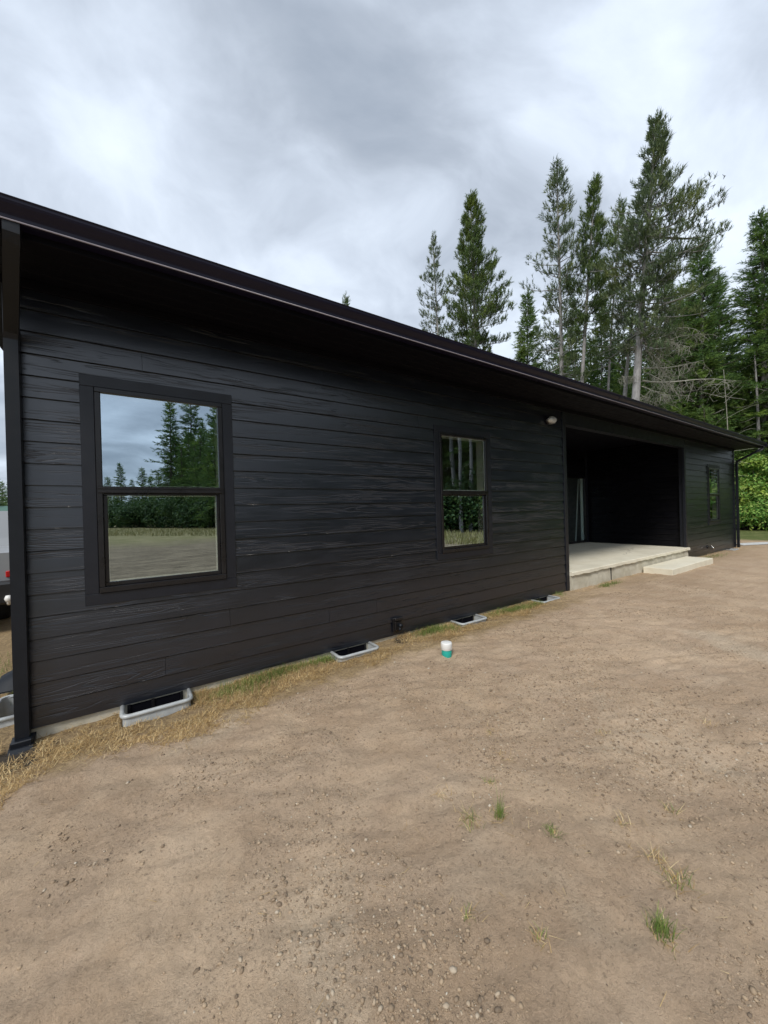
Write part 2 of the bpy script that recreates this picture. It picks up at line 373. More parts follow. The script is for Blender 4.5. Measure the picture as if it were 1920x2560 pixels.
def copy_tree(o, kids):
    c = o.copy(); C.objects.link(c)
    def rec(src, dst):
        for ch in kids.get(src.name, []):
            d = ch.copy(); C.objects.link(d); d.parent = dst; rec(ch, d)
    rec(o, c); return c
def kids_of(o):
    k = {}
    def rec(a):
        ch = [q for q in bpy.data.objects if q.parent == a]
        k[a.name] = ch
        for q in ch: rec(q)
    rec(o); return k
# ------------------------------------------------------------------ ground
WELLS = [(-.09, .36), (1.67, 2.13), (3.37, 3.83), (5.08, 5.54), (14.75, 15.2)]
def gz(x, y):
    x = np.asarray(x, float); y = np.asarray(y, float)
    b = np.interp(x, [-30, -1, 0, 6, 16, 30], [-.09, -.07, -.06, -.008, -.015, .05])
    b = b-.03*np.clip((-y-.6)/2., 0, 1)
    near = np.exp(-((x-2)**2+(y+2)**2)/120.)
    b = b+fbm(x*.9, y*1.6, 3, 3)*.05*near+fbm(x*4.5+.3*y, y*6, 11, 4)*.036*near+fbm(x*16, y*19, 31, 2)*.013*near
    rx, ry = x*.9-y*.43, x*.43+y*.9
    b = b+(.09-np.abs(fbm(rx*2.2, ry*7.5, 61, 3)))*.07*near+(.1-np.abs(fbm(rx*6, ry*15, 67, 3)))*.035*near
    far = np.hypot(x, y); b = b+np.clip(far-40, 0, None)*.0*fbm(x*.02, y*.02, 5, 2)
    return b
def gz_well(x, y):
    z = gz(x, y)
    for a, c in WELLS:
        ins = (x > a+.0) & (x < c-.0) & (y > -.2) & (y < .3); z = np.where(ins, -.22, z)
    z = np.where((x > -.62) & (y > .04) & (x < 15.6) & (y < 8.6), -.3, z)
    z = np.where((x > -1.0) & (x < -.7) & (y > .35) & (y < .81), -.25, z)
    return z
def axis_pts(segs):
    o = [segs[0][0]]
    for a, b, st in segs:
        n = max(1, int(round((b-a)/st))); o += list(np.linspace(a, b, n+1)[1:])
    return A(o)
xs = axis_pts([(-3000, -300, 300), (-300, -40, 20), (-40, -6, 1.), (-6, -1.5, .15), (-1.5, 7, .026), (7, 20, .1), (20, 60, 1.), (60, 300, 20), (300, 3000, 300)])
ys = axis_pts([(-3000, -300, 300), (-300, -40, 20), (-40, -6, 1.), (-6, -3.6, .12), (-3.6, .06, .026), (.06, 12, .25), (12, 60, 1.), (60, 300, 20), (300, 3000, 300)])
X, Y = np.meshgrid(xs, ys); Z = gz_well(X, Y); nx, ny = len(xs), len(ys)
me = bpy.data.meshes.new('ground'); V = np.stack([X, Y, Z], -1).reshape(-1, 3)
I = np.arange(nx*ny).reshape(ny, nx); Q = np.stack([I[:-1, :-1], I[:-1, 1:], I[1:, 1:], I[1:, :-1]], -1).reshape(-1, 4)
me.vertices.add(len(V)); me.vertices.foreach_set('co', V.ravel()); me.loops.add(Q.size); me.loops.foreach_set('vertex_index', Q.ravel().astype(np.int32))
me.polygons.add(len(Q)); me.polygons.foreach_set('loop_start', np.arange(len(Q), dtype=np.int32)*4); me.polygons.foreach_set('use_smooth', np.ones(len(Q), bool))
me.update(calc_edges=True); me.materials.append(M['ground'])
g = bpy.data.objects.new('ground', me); C.objects.link(g); tag(g, 'bare brown dirt yard with pebbles in front of the black house', 'ground', kind='structure')
# white gravel strip beyond the far corner
gv = MB(); pts = []
for i in range(15):
    t = i/14; x = 16.6+t*5.; yy = .15-t*3.4+.15*math.sin(t*5); pts.append((x, yy))
vv = []; ff = []
for i, (x, yy) in enumerate(pts):
    for o_ in (-.2, .05, .3): vv.append((x+o_*.6, yy+o_, float(gz(x, yy))+(.05 if o_ == .05 else .012)))
for i in range(14):
    for j in range(2): a = i*3+j; ff.append((a, a+1, a+4, a+3))
gv.add(vv, ff, True); tag(gv.build('gravel_strip', 'gravelw'), 'pale gravel strip between the dirt and the lawn beyond the far corner', 'gravel', kind='stuff')
# ------------------------------------------------------------------ house
R = .1524
house = empty('house', (0, 0, 0), 0, 'long single storey black house with lap siding, two tall front windows and a covered patio', 'house')
SX0, SX1, PX0, PX1, EX = -.60, 6.06, 6.155, 11.55, 15.72
SOF = 3.09; GO = .66                       # soffit height, gutter distance
W_OPEN = [(-.292, .763, .792, 2.496), (3.157, 4.212, .792, 2.496), (13.27, 14.325, .792, 2.496)]
SEAMS = {2: [2.37, -.0], 3: [1.02], 4: [3.25-.5], 5: [2.98, 3.98], 16: [2.87], 18: [1.35], 1: [4.9, .9], 7: [1.9], 10: [5.1], 13: [12.4], 8: [12.2], 17: [4.6]}
SEAMS = {2: [1.66, 2.24], 3: [.70], 5: [2.93, 3.99], 16: [2.91], 18: [1.66], 0: [3.9], 1: [5.0, .2], 8: [12.5], 17: [4.7, .1]}
def siding(mb, x0, x1, z0, z1, opens=(), yb=0., seams=True, lap=R):
    k = int(math.floor(z0/lap+1e-6))
    while k*lap < z1-1e-4:
        a, b = max(k*lap, z0), min((k+1)*lap+.012, z1)
        cuts = [(x0, x1)]
        if seams:
            for s_ in SEAMS.get(k, []):
                nc = []
                for u, v in cuts:
                    if u+.05 < s_ < v-.05: nc += [(u, s_-.0013), (s_+.0013, v)]
                    else: nc.append((u, v))
                cuts = nc
        for u, v in cuts:
            xsb = sorted({u, v}|{q for o in opens for q in o[:2] if u < q < v})
            for p, q in zip(xsb, xsb[1:]):
                zr = [(a, b)]; midx = (p+q)/2
                for o in opens:
                    if o[0] < midx < o[1]:
                        nz = []
                        for c, d in zr:
                            if o[2] > c: nz.append((c, min(d, o[2])))
                            if o[3] < d: nz.append((max(c, o[3]), d))
                        zr = [t for t in nz if t[1]-t[0] > .003]
                for c, d in zr:
                    fy = lambda z: yb-(.017-.013*(z-k*lap)/(lap+.012))
                    zt = (k+1)*lap
                    if d > zt-.004 and c < zt-.02 and zt < z1: mb.prism([(fy(c), c), (fy(zt-.008), zt-.008), (yb+.003, zt-.0075), (yb+.003, d), (yb+.006, d), (yb+.006, c)], 'x', p, q)
                    else: mb.prism([(fy(c), c), (fy(d), d), (yb+.006, d), (yb+.006, c)], 'x', p, q)
        k += 1
fwall = MB(); siding(fwall, SX0, SX1, 0, SOF, W_OPEN); fwall.build('siding_wall', 'siding', house)
fwall = MB(); siding(fwall, PX1+.10, EX-.0, 0, SOF, W_OPEN); o = fwall.build('siding_wall', 'siding', house)
# left end wall and back wall, right end wall (plain laps) : seen from a step to the side
lw = MB(); siding(lw, 0, 8.5, 0, SOF, (), 0., False); o = lw.build('siding_wall', 'siding', house, (-.662, 8.52, 0)); o.rotation_euler = (0, 0, -math.pi/2)
lw = MB(); siding(lw, 0, 8.5, 0, SOF, (), 0., False); o = lw.build('siding_wall', 'siding', house, (EX+.09, .02, 0)); o.rotation_euler = (0, 0, math.pi/2)
lw = MB(); siding(lw, 0, EX+.77, 0, SOF, [(3.41, 6.51, .4, 2.4), (10.31, 12.81, .4, 2.4)], 0., False); o = lw.build('siding_wall', 'siding', house, (EX+.09, 8.52, 0)); o.rotation_euler = (0, 0, math.pi)  # unseen openings in the back wall, added to light the rooms
# sheathing with openings (blocks light between siding and rooms)
sh = MB()
def sheath(x0, x1, opens):
    xb = sorted({x0, x1}|{q for o in opens for q in (o[0]+.09, o[1]-.09)})
    for p, q in zip(xb, xb[1:]):
        mid = (p+q)/2; o = [o for o in opens if o[0]+.09 < mid < o[1]-.09]
        if o: o = o[0]; sh.box(p, q, .007, .12, -.002, o[2]+.09); sh.box(p, q, .007, .12, o[3]-.09, SOF)
        else: sh.box(p, q, .007, .12, -.002, SOF)
sheath(-.655, SX1+.05, W_OPEN[:2]); sh.build('sheathing', 'trim', house); sh = MB(); sheath(PX1+.06, EX+.05, W_OPEN[2:]); sh.build('sheathing', 'trim', house)
# corner trims
for x0, x1 in ((-.668, -.602), (6.062, 6.155), (11.552, 11.646), (15.722, 15.81)):
    t = MB(); t.bbox(x0, x1, -.024, .03, -.004, SOF-.002, .002); t.build('corner_trim', 'trim', house)
t = MB(); t.bbox(-.683, -.669, -.02, .07, -.004, SOF-.002, .002); t.build('corner_trim', 'trim', house)
# foundation
fd = MB(); fd.box(-.65, 6.15, .004, .2, -.6, -.006); fd.box(11.56, 15.78, .004, .2, -.6, -.006); fd.box(-.65, -.5, .2, 8.5, -.6, -.006); fd.box(15.62, 15.78, .2, 8.5, -.6, -.006); fd.box(-.5, 15.62, 8.32, 8.5, -.6, -.006)
fd.build('foundation', 'footing', house)
# windows
M['glass_soft'] = glass_mat('clear_glass', .30, (.97, 1., .96)); M['glass_door'] = glass_mat('door_glass', .14, (.95, 1., .97))
def window(o):
    mat_glass = 'glass' if o[0] < 1 else 'glass_soft'
    x0, x1, z0, z1 = o; tw = .083
    wn = MB()   # outer trim boards: head, sill, two sides
    wn.bbox(x0, x1, -.024, .006, z1-tw, z1, .002); wn.bbox(x0, x1, -.024, .006, z0, z0+tw, .002)
    wn.bbox(x0, x0+tw, -.0215, .006, z0+tw+.001, z1-tw-.001, .002); wn.bbox(x1-tw, x1, -.0215, .006, z0+tw+.001, z1-tw-.001, .002)
    win = wn.build('window', 'trim', house); win['label'] = {0: 'window nearest the camera mirroring sky and conifers', 3: 'middle window mirroring tree trunks', 13: 'far window beyond the patio mirroring green bushes'}[max(0, int(x0))]
    a, b, c, d = x0+tw+.002, x1-tw-.002, z0+tw+.002, z1-tw-.002; fz = .036; zm = 1.648
    f = MB()
    f.bbox(a, b, -.032, .022, d-fz, d, .003); f.bbox(a, b, -.036, .022, c, c+fz+.006, .003)
    f.bbox(a, a+fz, -.032, .022, c+fz+.007, d-fz-.001, .003); f.bbox(b-fz, b, -.032, .022, c+fz+.007, d-fz-.001, .003)
    f.build('window_frame', 'sash', win)
    mr = MB(); mr.bbox(a+.004, b-.004, -.038, -.008, zm-.026, zm+.024, .003); mr.bbox(a+.004, b-.004, -.044, -.039, zm+.006, zm+.02, .001); mr.build('meeting_rail', 'sash', win)
    ls = MB(); s_ = .030    # lower sash, set back
    ia, ib, ic, id_ = a+fz+.001, b-fz-.001, c+fz+.007, zm-.027
    ls.bbox(ia, ib, -.004, .022, ic, ic+s_, .002); ls.bbox(ia, ib, -.004, .022, id_-.016, id_, .002)
    ls.bbox(ia, ia+s_-.006, -.004, .022, ic+s_+.001, id_-.017, .002); ls.bbox(ib-s_+.006, ib, -.004, .022, ic+s_+.001, id_-.017, .002)
    ls.build('lower_sash', 'sash', win)
    # white spacer lines round each pane
    sp_ = MB(); w_ = .009
    for (p, q, r_, s2, yy) in ((ia, ib, zm+.025, d-fz-.002, -.006), (ia+.025, ib-.025, ic+s_+.001, id_-.017, .010)):
        sp_.box(p, q, yy, yy+.012, s2-w_, s2); sp_.box(p, q, yy, yy+.012, r_, r_+w_)
        sp_.box(p, p+w_*.4, yy, yy+.012, r_+w_, s2-w_); sp_.box(q-w_, q, yy, yy+.012, r_+w_, s2-w_)
    sp_.build('glazing_spacer', 'drywall', win)
    g1 = MB(); g1.add([(ia, -.010, zm+.024), (ib, -.010, zm+.024), (ib, -.010, d-fz), (ia, -.010, d-fz)], [(0, 1, 2, 3)]); g1.build('pane', mat_glass, win)
    g2 = MB(); g2.add([(ia+.02, .007, ic+s_-.002), (ib-.02, .007, ic+s_-.002), (ib-.02, .007, id_-.014), (ia+.02, .007, id_-.014)], [(0, 1, 2, 3)]); g2.build('pane', mat_glass, win)
    jb = MB()   # white reveal inside
    jb.box(a, a+fz, .024, .135, c, d); jb.box(b-fz, b, .024, .135, c, d); jb.box(a+fz, b-fz, .024, .135, c, c+fz); jb.box(a+fz, b-fz, .024, .135, d-fz, d)
    jb.build('inner_reveal', 'drywall', win)
    return win
for o in W_OPEN: window(o)
# rooms behind the windows
rm = MB()
def back_gap(mb, x0, x1, y, z0, z1, g):      # rear room wall with an unseen opening, added to let light in
    for a, b, c, d in ((x0, g[0], z0, z1), (g[1], x1, z0, z1), (g[0], g[1], z0, .42), (g[0], g[1], 2.38, z1)): mb.add([(a, y, c), (b, y, c), (b, y, d), (a, y, d)], [(0, 1, 2, 3)])
def room(x0, x1, y0, y1, z0, z1, gap=None):
    rm.add([(x0, y0, z0), (x1, y0, z0), (x1, y1, z0), (x0, y1, z0), (x0, y0, z1), (x1, y0, z1), (x1, y1, z1), (x0, y1, z1)],
           [(0, 1, 2, 3), (4, 5, 6, 7), (0, 3, 7, 4), (1, 2, 6, 5)]+([] if gap else [(2, 3, 7, 6)]))
    if gap: back_gap(rm, x0, x1, y1, z0, z1, gap)
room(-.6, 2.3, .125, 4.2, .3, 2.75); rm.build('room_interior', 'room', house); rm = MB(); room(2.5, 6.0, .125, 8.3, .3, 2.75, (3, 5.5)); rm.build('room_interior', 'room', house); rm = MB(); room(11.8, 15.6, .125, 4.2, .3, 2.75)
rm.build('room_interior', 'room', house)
# soffit, fascia, roof, gutter
RX0, RX1 = -1.0, EX+.40
sf = MB(); nb = 4
ysf = np.linspace(-.03, -.50, nb+1)
for i in range(nb): sf.bbox(RX0, RX1, ysf[i+1]+.002, ysf[i]-.002, SOF+.0, SOF+.014, .003)
sf.box(RX0, RX1, -.55, 8.6, SOF+.012, SOF+.04); sf.build('soffit', 'soffit', house)
fr = MB(); fr.bbox(SX0-.09, EX+.09, -.034, -.0, SOF-.06, SOF-.001, .002); fr.build('frieze_board', 'soffit', house)
fa = MB(); fa.bbox(RX0-.02, RX1+.02, -.575, -.505, SOF-.03, SOF+.13, .003); fa.build('fascia', 'soffit', house)
rf = MB(); E0 = -.62; zr = SOF+.135; rid = 4.1
rf.prism([(E0, zr), (rid, zr+(rid-E0)*.22), (2*rid-E0, zr), (2*rid-E0, zr-.05), (rid, zr+(rid-E0)*.22-.05), (E0, zr-.05+.02)], 'x', RX0-.03, RX1+.03)
rf.build('roof', 'asphalt_roof', house)
for x in (RX0, RX1-.02): gb = MB(); gb.add([(x, -.55, SOF+.1), (x, 8.7, SOF+.1), (x, rid, zr+(rid-E0)*.22-.06), (x+.02, -.55, SOF+.1), (x+.02, 8.7, SOF+.1), (x+.02, rid, zr+(rid-E0)*.22-.06)], [(0, 1, 2), (3, 4, 5), (0, 1, 4, 3), (1, 2, 5, 4), (0, 2, 5, 3)]); gb.build('gable_board', 'siding', house)
# K-style gutter profile (y,z): back top, back bottom, front bottom, ogee, lip
gt = SOF+.118; gbz = SOF+.008
prof = [(-.577, gt), (-.577, gbz), (-.640, gbz), (-.652, gbz+.004), (-.655, gbz+.014), (-.655, gbz+.030), (-.662, gbz+.042), (-.676, gbz+.056), (-.690, gbz+.074), (-.696, gbz+.088), (-.697, gt-.008), (-.703, gt-.004), (-.703, gt), (-.692, gt+.002), (-.690, gbz+.095), (-.683, gbz+.080), (-.668, gbz+.062), (-.652, gbz+.046), (-.648, gbz+.020), (-.635, gbz+.012), (-.583, gbz+.012), (-.583, gt)]
gm = MB()
for a, b in ((RX0-.02, 6.6), (6.6, 6.64), (6.64, 13.0), (13.0, RX1+.03)):
    if b-a < .1: gm.prism([(y-.003 if y < -.6 else y, z-.002) for y, z in prof], 'x', a, b)
    else: gm.prism(prof, 'x', a, b)
gm.box(RX1+.03, RX1+.034, -.703, -.577, gbz, gt); gm.box(RX0-.024, RX0-.02, -.703, -.577, gbz, gt)
gut = gm.build('gutter', 'gutter', house)
# thin bright hem at the gutter's lower front edge
hm = MB(); hm.tube([(RX0, -.655, gbz+.004), (RX1, -.655, gbz+.004)], .0048, 8); hm.build('gutter_hem', plain('hem', (.26, .24, .28), .35, .0), gut)
# downspouts : ribbed rectangular section
def rib_prof(wd, dp, n=5):
    p = []
    for i in range(n*4+1):
        t = i/(n*4); p.append((-wd/2+wd*t, -dp/2+(.006 if (i % 4) in (1, 2) else 0)))
    p += [(wd/2, dp/2), (-wd/2, dp/2)]; return p
def sweep(path, prof, mat, name, parent, side=(1, 0, 0)):
    mb = MB(); pts = A(path, ); V = []; sd_ = A(side, dtype=float); k = len(pts)
    for i in range(k):
        d = pts[min(i+1, k-1)]-pts[max(i-1, 0)]; d = d/np.linalg.norm(d)
        a = sd_-d*(sd_@d); a /= np.linalg.norm(a); b = np.cross(a, d); 
        V.append(A([pts[i]+a*u+b*(-v) for u, v in prof]))
    n = len(prof); f = [(i*n+j, i*n+(j+1) % n, (i+1)*n+(j+1) % n, (i+1)*n+j) for i in range(k-1) for j in range(n)]+[tuple(range(n)), tuple((k-1)*n+j for j in range(n))]
    mb.add(np.concatenate(V), f); return mb.build(name, mat, parent)
DX = -.633
sweep([(-.515, -.62, gbz+.0), (-.515, -.62, gbz-.05), (-.52, -.60, gbz-.08), (-.535, -.54, gbz-.12), (DX+.02, -.16, gbz-.36), (DX+.006, -.09, gbz-.405), (DX, -.064, gbz-.46), (DX, -.064, .08), (DX, -.066, -.02)], rib_prof(.072, .06), 'spout', 'downspout', house)
bt = MB(); bt.bbox(DX-.055, DX+.055, -.13, -.025, -.08, -.015, .006); bt.prism([(-.025, -.06), (-.025, -.02), (-.14, -.055), (-.19, -.09), (-.19, -.105)], 'x', DX-.06, DX+.06)
bt.build('drain_boot', 'spout', house)
DX2 = EX+.12
ex = RX1-.06
sweep([(ex, -.62, gbz), (ex, -.62, gbz-.06), (ex-.02, -.60, gbz-.10), (ex-.10, -.50, gbz-.15), (DX2+.05, -.14, gbz-.36), (DX2, -.08, gbz-.41), (DX2-.0, -.066, gbz-.50), (DX2, -.066, .05), (DX2, -.07, -.05)], [(-.042, -.03), (.042, -.03), (.042, .03), (-.042, .03)], 'spout', 'downspout', house)
# patio recess: back wall, side walls, ceiling, header, slab edge trims
PY = 2.5; FZ = .305
rw = MB(); siding(rw, 0, PY-.03, FZ+.01, SOF, (), 0., False); o = rw.build('recess_wall', 'shaded_siding', house, (PX1+.19, PY, 0)); o.rotation_euler = (0, 0, -math.pi/2)
rw = MB(); siding(rw, 0, PY-.03, FZ+.01, SOF, (), 0., False); o = rw.build('recess_wall', 'shaded_siding', house, (PX0+.01, .03, 0)); o.rotation_euler = (0, 0, math.pi/2)
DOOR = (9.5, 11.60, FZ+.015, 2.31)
rw = MB(); siding(rw, PX0, PX1+.18, FZ+.01, SOF, [DOOR], PY, False); rw.build('recess_wall', 'shaded_siding', house)
rw = MB(); rw.box(PX0+.0, DOOR[0], PY+.007, PY+.1, FZ, SOF); rw.box(DOOR[1], PX1+.18, PY+.007, PY+.1, FZ, SOF); rw.box(DOOR[0], DOOR[1], PY+.007, PY+.1, DOOR[3], SOF); rw.build('sheathing', 'trim', house)
t = MB(); t.bbox(PX1+.08, PX1+.17, PY-.028, PY-.002, FZ+.012, SOF-.02, .002); t.build('corner_trim', 'trim', house)
hd = MB(); hd.bbox(PX0+.001, PX1-.001, -.022, .12, 2.83, SOF-.003, .003); hd.build('patio_header', 'trim', house)
fl = MB(); fl.box(PX0+.03, PX1-.03, -.032, -.023, 2.822, 2.832); fl.build('header_flashing', 'sash', house)
# sliding door in the recess
dw = MB(); a, b, c, d = DOOR
dw.bbox(a, b, PY-.03, PY+.06, d-.05, d, .003); dw.bbox(a, b, PY-.03, PY+.06, c, c+.05, .003)
dw.bbox(a, a+.05, PY-.03, PY+.06, c+.051, d-.051, .003); dw.bbox(b-.05, b, PY-.03, PY+.06, c+.051, d-.051, .003); dw.bbox((a+b)/2-.04, (a+b)/2+.04, PY-.01, PY+.05, c+.051, d-.051, .003)
dr = dw.build('sliding_door', 'sash', house)
gp = MB(); gp.add([(a+.05, PY+.01, c+.05), ((a+b)/2-.04, PY+.01, c+.05), ((a+b)/2-.04, PY+.01, d-.05), (a+.05, PY+.01, d-.05)], [(0, 1, 2, 3)]); gp.build('pane', 'glass_door', dr)
gp = MB(); gp.add([((a+b)/2+.04, PY+.01, c+.05), (b-.05, PY+.01, c+.05), (b-.05, PY+.01, d-.05), ((a+b)/2+.04, PY+.01, d-.05)], [(0, 1, 2, 3)]); gp.build('pane', 'glass_door', dr)
cu = MB(); cu.box(b-.20, b-.07, PY+.03, PY+.05, c+.05, d-.03); cu.add([(b-.31, PY+.03, d-.06), (b-.285, PY+.03, d-.06), (b-.51, PY+.03, c+.05), (b-.55, PY+.03, c+.05), (b-.31, PY+.045, d-.06), (b-.285, PY+.045, d-.06), (b-.51, PY+.045, c+.05), (b-.55, PY+.045, c+.05)], [(0, 1, 2, 3), (4, 5, 6, 7), (0, 1, 5, 4), (1, 2, 6, 5), (2, 3, 7, 6), (3, 0, 4, 7)])
cu.build('curtain', 'curtain', dr)
dh = MB(); dh.bbox((a+b)/2+.045, (a+b)/2+.075, PY-.05, PY-.03, 1.15, 1.4, .006); dh.build('handle', 'sash', dr)
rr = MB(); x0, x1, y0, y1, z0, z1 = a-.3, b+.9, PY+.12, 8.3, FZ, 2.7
rr.add([(x0, y0, z0), (x1, y0, z0), (x1, y1, z0), (x0, y1, z0), (x0, y0, z1), (x1, y0, z1), (x1, y1, z1), (x0, y1, z1)], [(0, 1, 2, 3), (4, 5, 6, 7), (0, 3, 7, 4), (1, 2, 6, 5)]); back_gap(rr, x0, x1, y1, z0, z1, (9.3, 12.4))  # rear gap added out of view, lights the curtain from behind
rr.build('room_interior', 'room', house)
# patio slab: overhanging slab on a rougher footing
sb = MB(); n = 60; xs_ = np.linspace(6.158, 11.62, n); V = []
for i, x in enumerate(xs_):
    jag = .004*math.sin(i*1.9)+.003*math.sin(i*.7); fr_ = -.075+jag*.6
    for y, z in ((fr_+.01, FZ), (fr_, FZ-.01), (fr_+jag*.3, FZ-.062+jag), (-.0+.0, FZ-.066+jag), (-.0, .12), (PY-.01, .12), (PY-.01, FZ)): V.append((x, y, z))
f = [(i*7+j, i*7+(j+1) % 7, (i+1)*7+(j+1) % 7, (i+1)*7+j) for i in range(n-1) for j in range(7)]+[tuple(range(7)), tuple((n-1)*7+j for j in range(7))]
f = [q for q in f if q]
sb.add(V, f); slab = sb.build('patio_slab', 'concrete'); tag(slab, 'pale concrete patio floor slab under the roof of the black house', 'patio slab')
ft = MB(); V = []; n = 50
for i, x in enumerate(np.linspace(6.158, 11.60, n)):
    ww = .008*smooth_noise(x*3., 0, 4)
    for y, z in ((-.03-ww, FZ-.066), (-.04-ww, .1), (-.045-ww, -.3), (.3, -.3), (.3, FZ-.066)): V.append((x, y, z))
ft.add(V, [(i*5+j, i*5+(j+1) % 5, (i+1)*5+(j+1) % 5, (i+1)*5+j) for i in range(n-1) for j in range(5)]+[tuple(range(5)), tuple((n-1)*5+j for j in range(5))])
ft.build('slab_footing', 'footing', slab)
cj = MB(); cj.box(7.55, 7.556, -.056, -.04, 0, FZ-.07); cj.build('control_joint', 'trim', slab)
# crack across the slab
ck = MB(); cp = []
for i in range(16):
    t = i/15; cp.append((9.1+t*1.7, .35+t*.55+.05*math.sin(i*2.1)+.03*math.sin(i*.9), FZ+.0005))
for (p, q) in zip(cp, cp[1:]): ck.add([(p[0], p[1]-.006, p[2]), (q[0], q[1]-.006, q[2]), (q[0], q[1]+.004, q[2]), (p[0], p[1]+.004, p[2])], [(0, 1, 2, 3)])
ck.build('crack', plain('crack_dark', (.22, .20, .17), .9), slab)
st = MB(); st.bbox(8.86, 11.3, -.60, -.085, -.06, .115, .008); st = tag(st.build('step_slab', 'concrete'), 'low precast concrete step in front of the patio slab', 'step')
# ------------------------------------------------------------------ things on the wall
def disc(mb, c, r, y0, y1, n=20): mb.lathe([(r*.96, y0), (r, y0+(y1-y0)*.1), (r, y1-(y1-y0)*.3), (r*.93, y1)], c, n, 'y')
lamp = empty('wall_lamp', (5.675, -.014, 2.83), 0, 'small oval bulkhead lamp with white glass and wire guard high on the black wall', 'wall lamp')
mb = MB(); 
def ell(mb, rx, rz, ys_, n=24):
    V = []; 
    for s_, y in ys_:
        for j in range(n): a_ = j*2*math.pi/n; V.append((rx*s_*math.cos(a_), y, rz*s_*math.sin(a_)))
    k = len(ys_); mb.add(V, [(i*n+j, i*n+(j+1) % n, (i+1)*n+(j+1) % n, (i+1)*n+j) for i in range(k-1) for j in range(n)]+[tuple(range(n)), tuple((k-1)*n+j for j in range(n))], True)
ell(mb, .115, .065, [(1, 0), (1, -.025), (.93, -.035)]); mb.build('base', 'sash', lamp)
mb = MB(); ell(mb, .098, .05, [(1, -.034), (1, -.05), (.9, -.075), (.7, -.092), (.35, -.102), (.02, -.104)]); mb.build('lens', 'lampglass', lamp)
mb = MB()
for fx in (-.4, .0, .4):
    z = .058*math.sqrt(1-fx*fx*.8); mb.tube([(fx*.1, -.03, -z), (fx*.1, -.08, -z*.85), (fx*.1, -.108, -z*.3), (fx*.1, -.108, z*.3), (fx*.1, -.08, z*.85), (fx*.1, -.03, z)], .0035, 6)
mb.tube([(-.108, -.03, 0), (-.095, -.08, 0), (-.05, -.108, 0), (.05, -.108, 0), (.095, -.08, 0), (.108, -.03, 0)], .0035, 6)
mb.build('guard', 'steel', lamp)
ob = empty('outlet_box', (2.505, -.013, .12), 0, 'small black weatherproof outlet box low on the siding', 'outlet box')
mb = MB(); mb.bbox(-.062, .062, -.022, 0, -.08, .08, .004); mb.build('backplate', 'sash', ob)
mb = MB(); mb.bbox(-.058, .058, -.052, -.023, .05, .085, .004); mb.bbox(-.05, .05, -.04, -.023, -.06, .045, .008); mb.build('cover', 'sash', ob)
mb = MB(); mb.tube([(.01, -.04, .0), (.01, -.085, -.005)], .022, 14); mb.tube([(.0, -.07, -.02), (-.01, -.075, -.06)], .012, 10); mb.build('plug', 'spout', ob)
hb = empty('hose_bib', (13.15, -.013, .2), 0, 'chrome outdoor tap on the far wall past the patio', 'tap')
mb = MB(); disc(mb, (0, 0, 0), .045, 0, -.02); mb.build('flange', 'sash', hb)
mb = MB(); mb.tube([(0, -.02, 0), (0, -.09, 0), (0, -.12, -.01), (0, -.14, -.05)], [.014, .014, .015, .014], 10); mb.build('spout', 'chrome', hb)
mb = MB(); mb.tube([(0, -.08, 0), (0, -.09, .035)], .006, 8); mb.tube([(-.035, -.09, .036), (.035, -.09, .036)], .009, 8); mb.build('handle', 'chrome', hb)
# window wells at the crawl-space vents
def well(x0, x1, label, loc=(0, 0, 0), rz=0.):
    W_ = x1-x0; D_ = .215
    e_ = empty('vent_well', loc, rz, label, 'vent well', 'vent wells along the foundation')
    def path(dx, z, inset=0.):
        c = .045; p = [(inset, -.002)]; 
        p += [(inset, -(D_-inset-c))]
        for i in range(1, 5): a_ = i/4*math.pi/2; p.append((inset+c*(1-math.cos(a_)), -(D_-inset-c)-c*math.sin(a_)))
        q = [(W_-x, y) for x, y in p[::-1]]
        return [(x, y, z) for x, y in p+q]
    rim = MB(); rim.tube(path(0, -.004), .0155, 10); rim.build('rim', 'steel', e_)
    sh_ = MB(); o_ = A(path(0, .0, .002)); i_ = A(path(0, .0, .012)); n = len(o_)
    V = []
    for z in (.008, -.06, -.26): 
        bul = .006 if z == -.06 else 0
        V += [(x, y-bul, z) for x, y, _ in o_]
    V2 = [(x, y, z) for z in (.008, -.26) for x, y, _ in i_]
    f = [(i+j*n, i+1+j*n, i+1+(j+1)*n, i+(j+1)*n) for j in range(2) for i in range(n-1)]
    sh_.add(V, f, True); sh_.add(V2, [(i, i+1, i+1+n, i+n) for i in range(n-1)], True); 
    for k_ in range(1, 6):
        xx = W_*k_/6; pass
    sh_.build('liner', 'steel', e_)
    vt = MB(); vt.box(.05, W_-.05, -.004, .002, -.20, -.012); vt.build('vent_screen', 'soffit', e_)
    for k_ in (.03, W_*.42, W_-.06): vb = MB(); vb.box(k_, k_+.02, -.014, -.005, -.2, -.006); vb.build('vent_bar', 'sash', e_)
    return e_
wl = ['grey vent well nearest the camera, below the first window', 'grey vent well between the first window and the outlet box', 'grey vent well just right of the white capped pipe', 'grey vent well nearest the patio', 'pale vent well at the far end by the far downspout']
for (x0, x1), lb in zip(WELLS, wl): well(x0, x1, lb, (x0, .003, -.005))
well(0, .46, 'grey vent well with dark cover at the left side of the house', (-.70, .81, -.02), -math.pi/2)
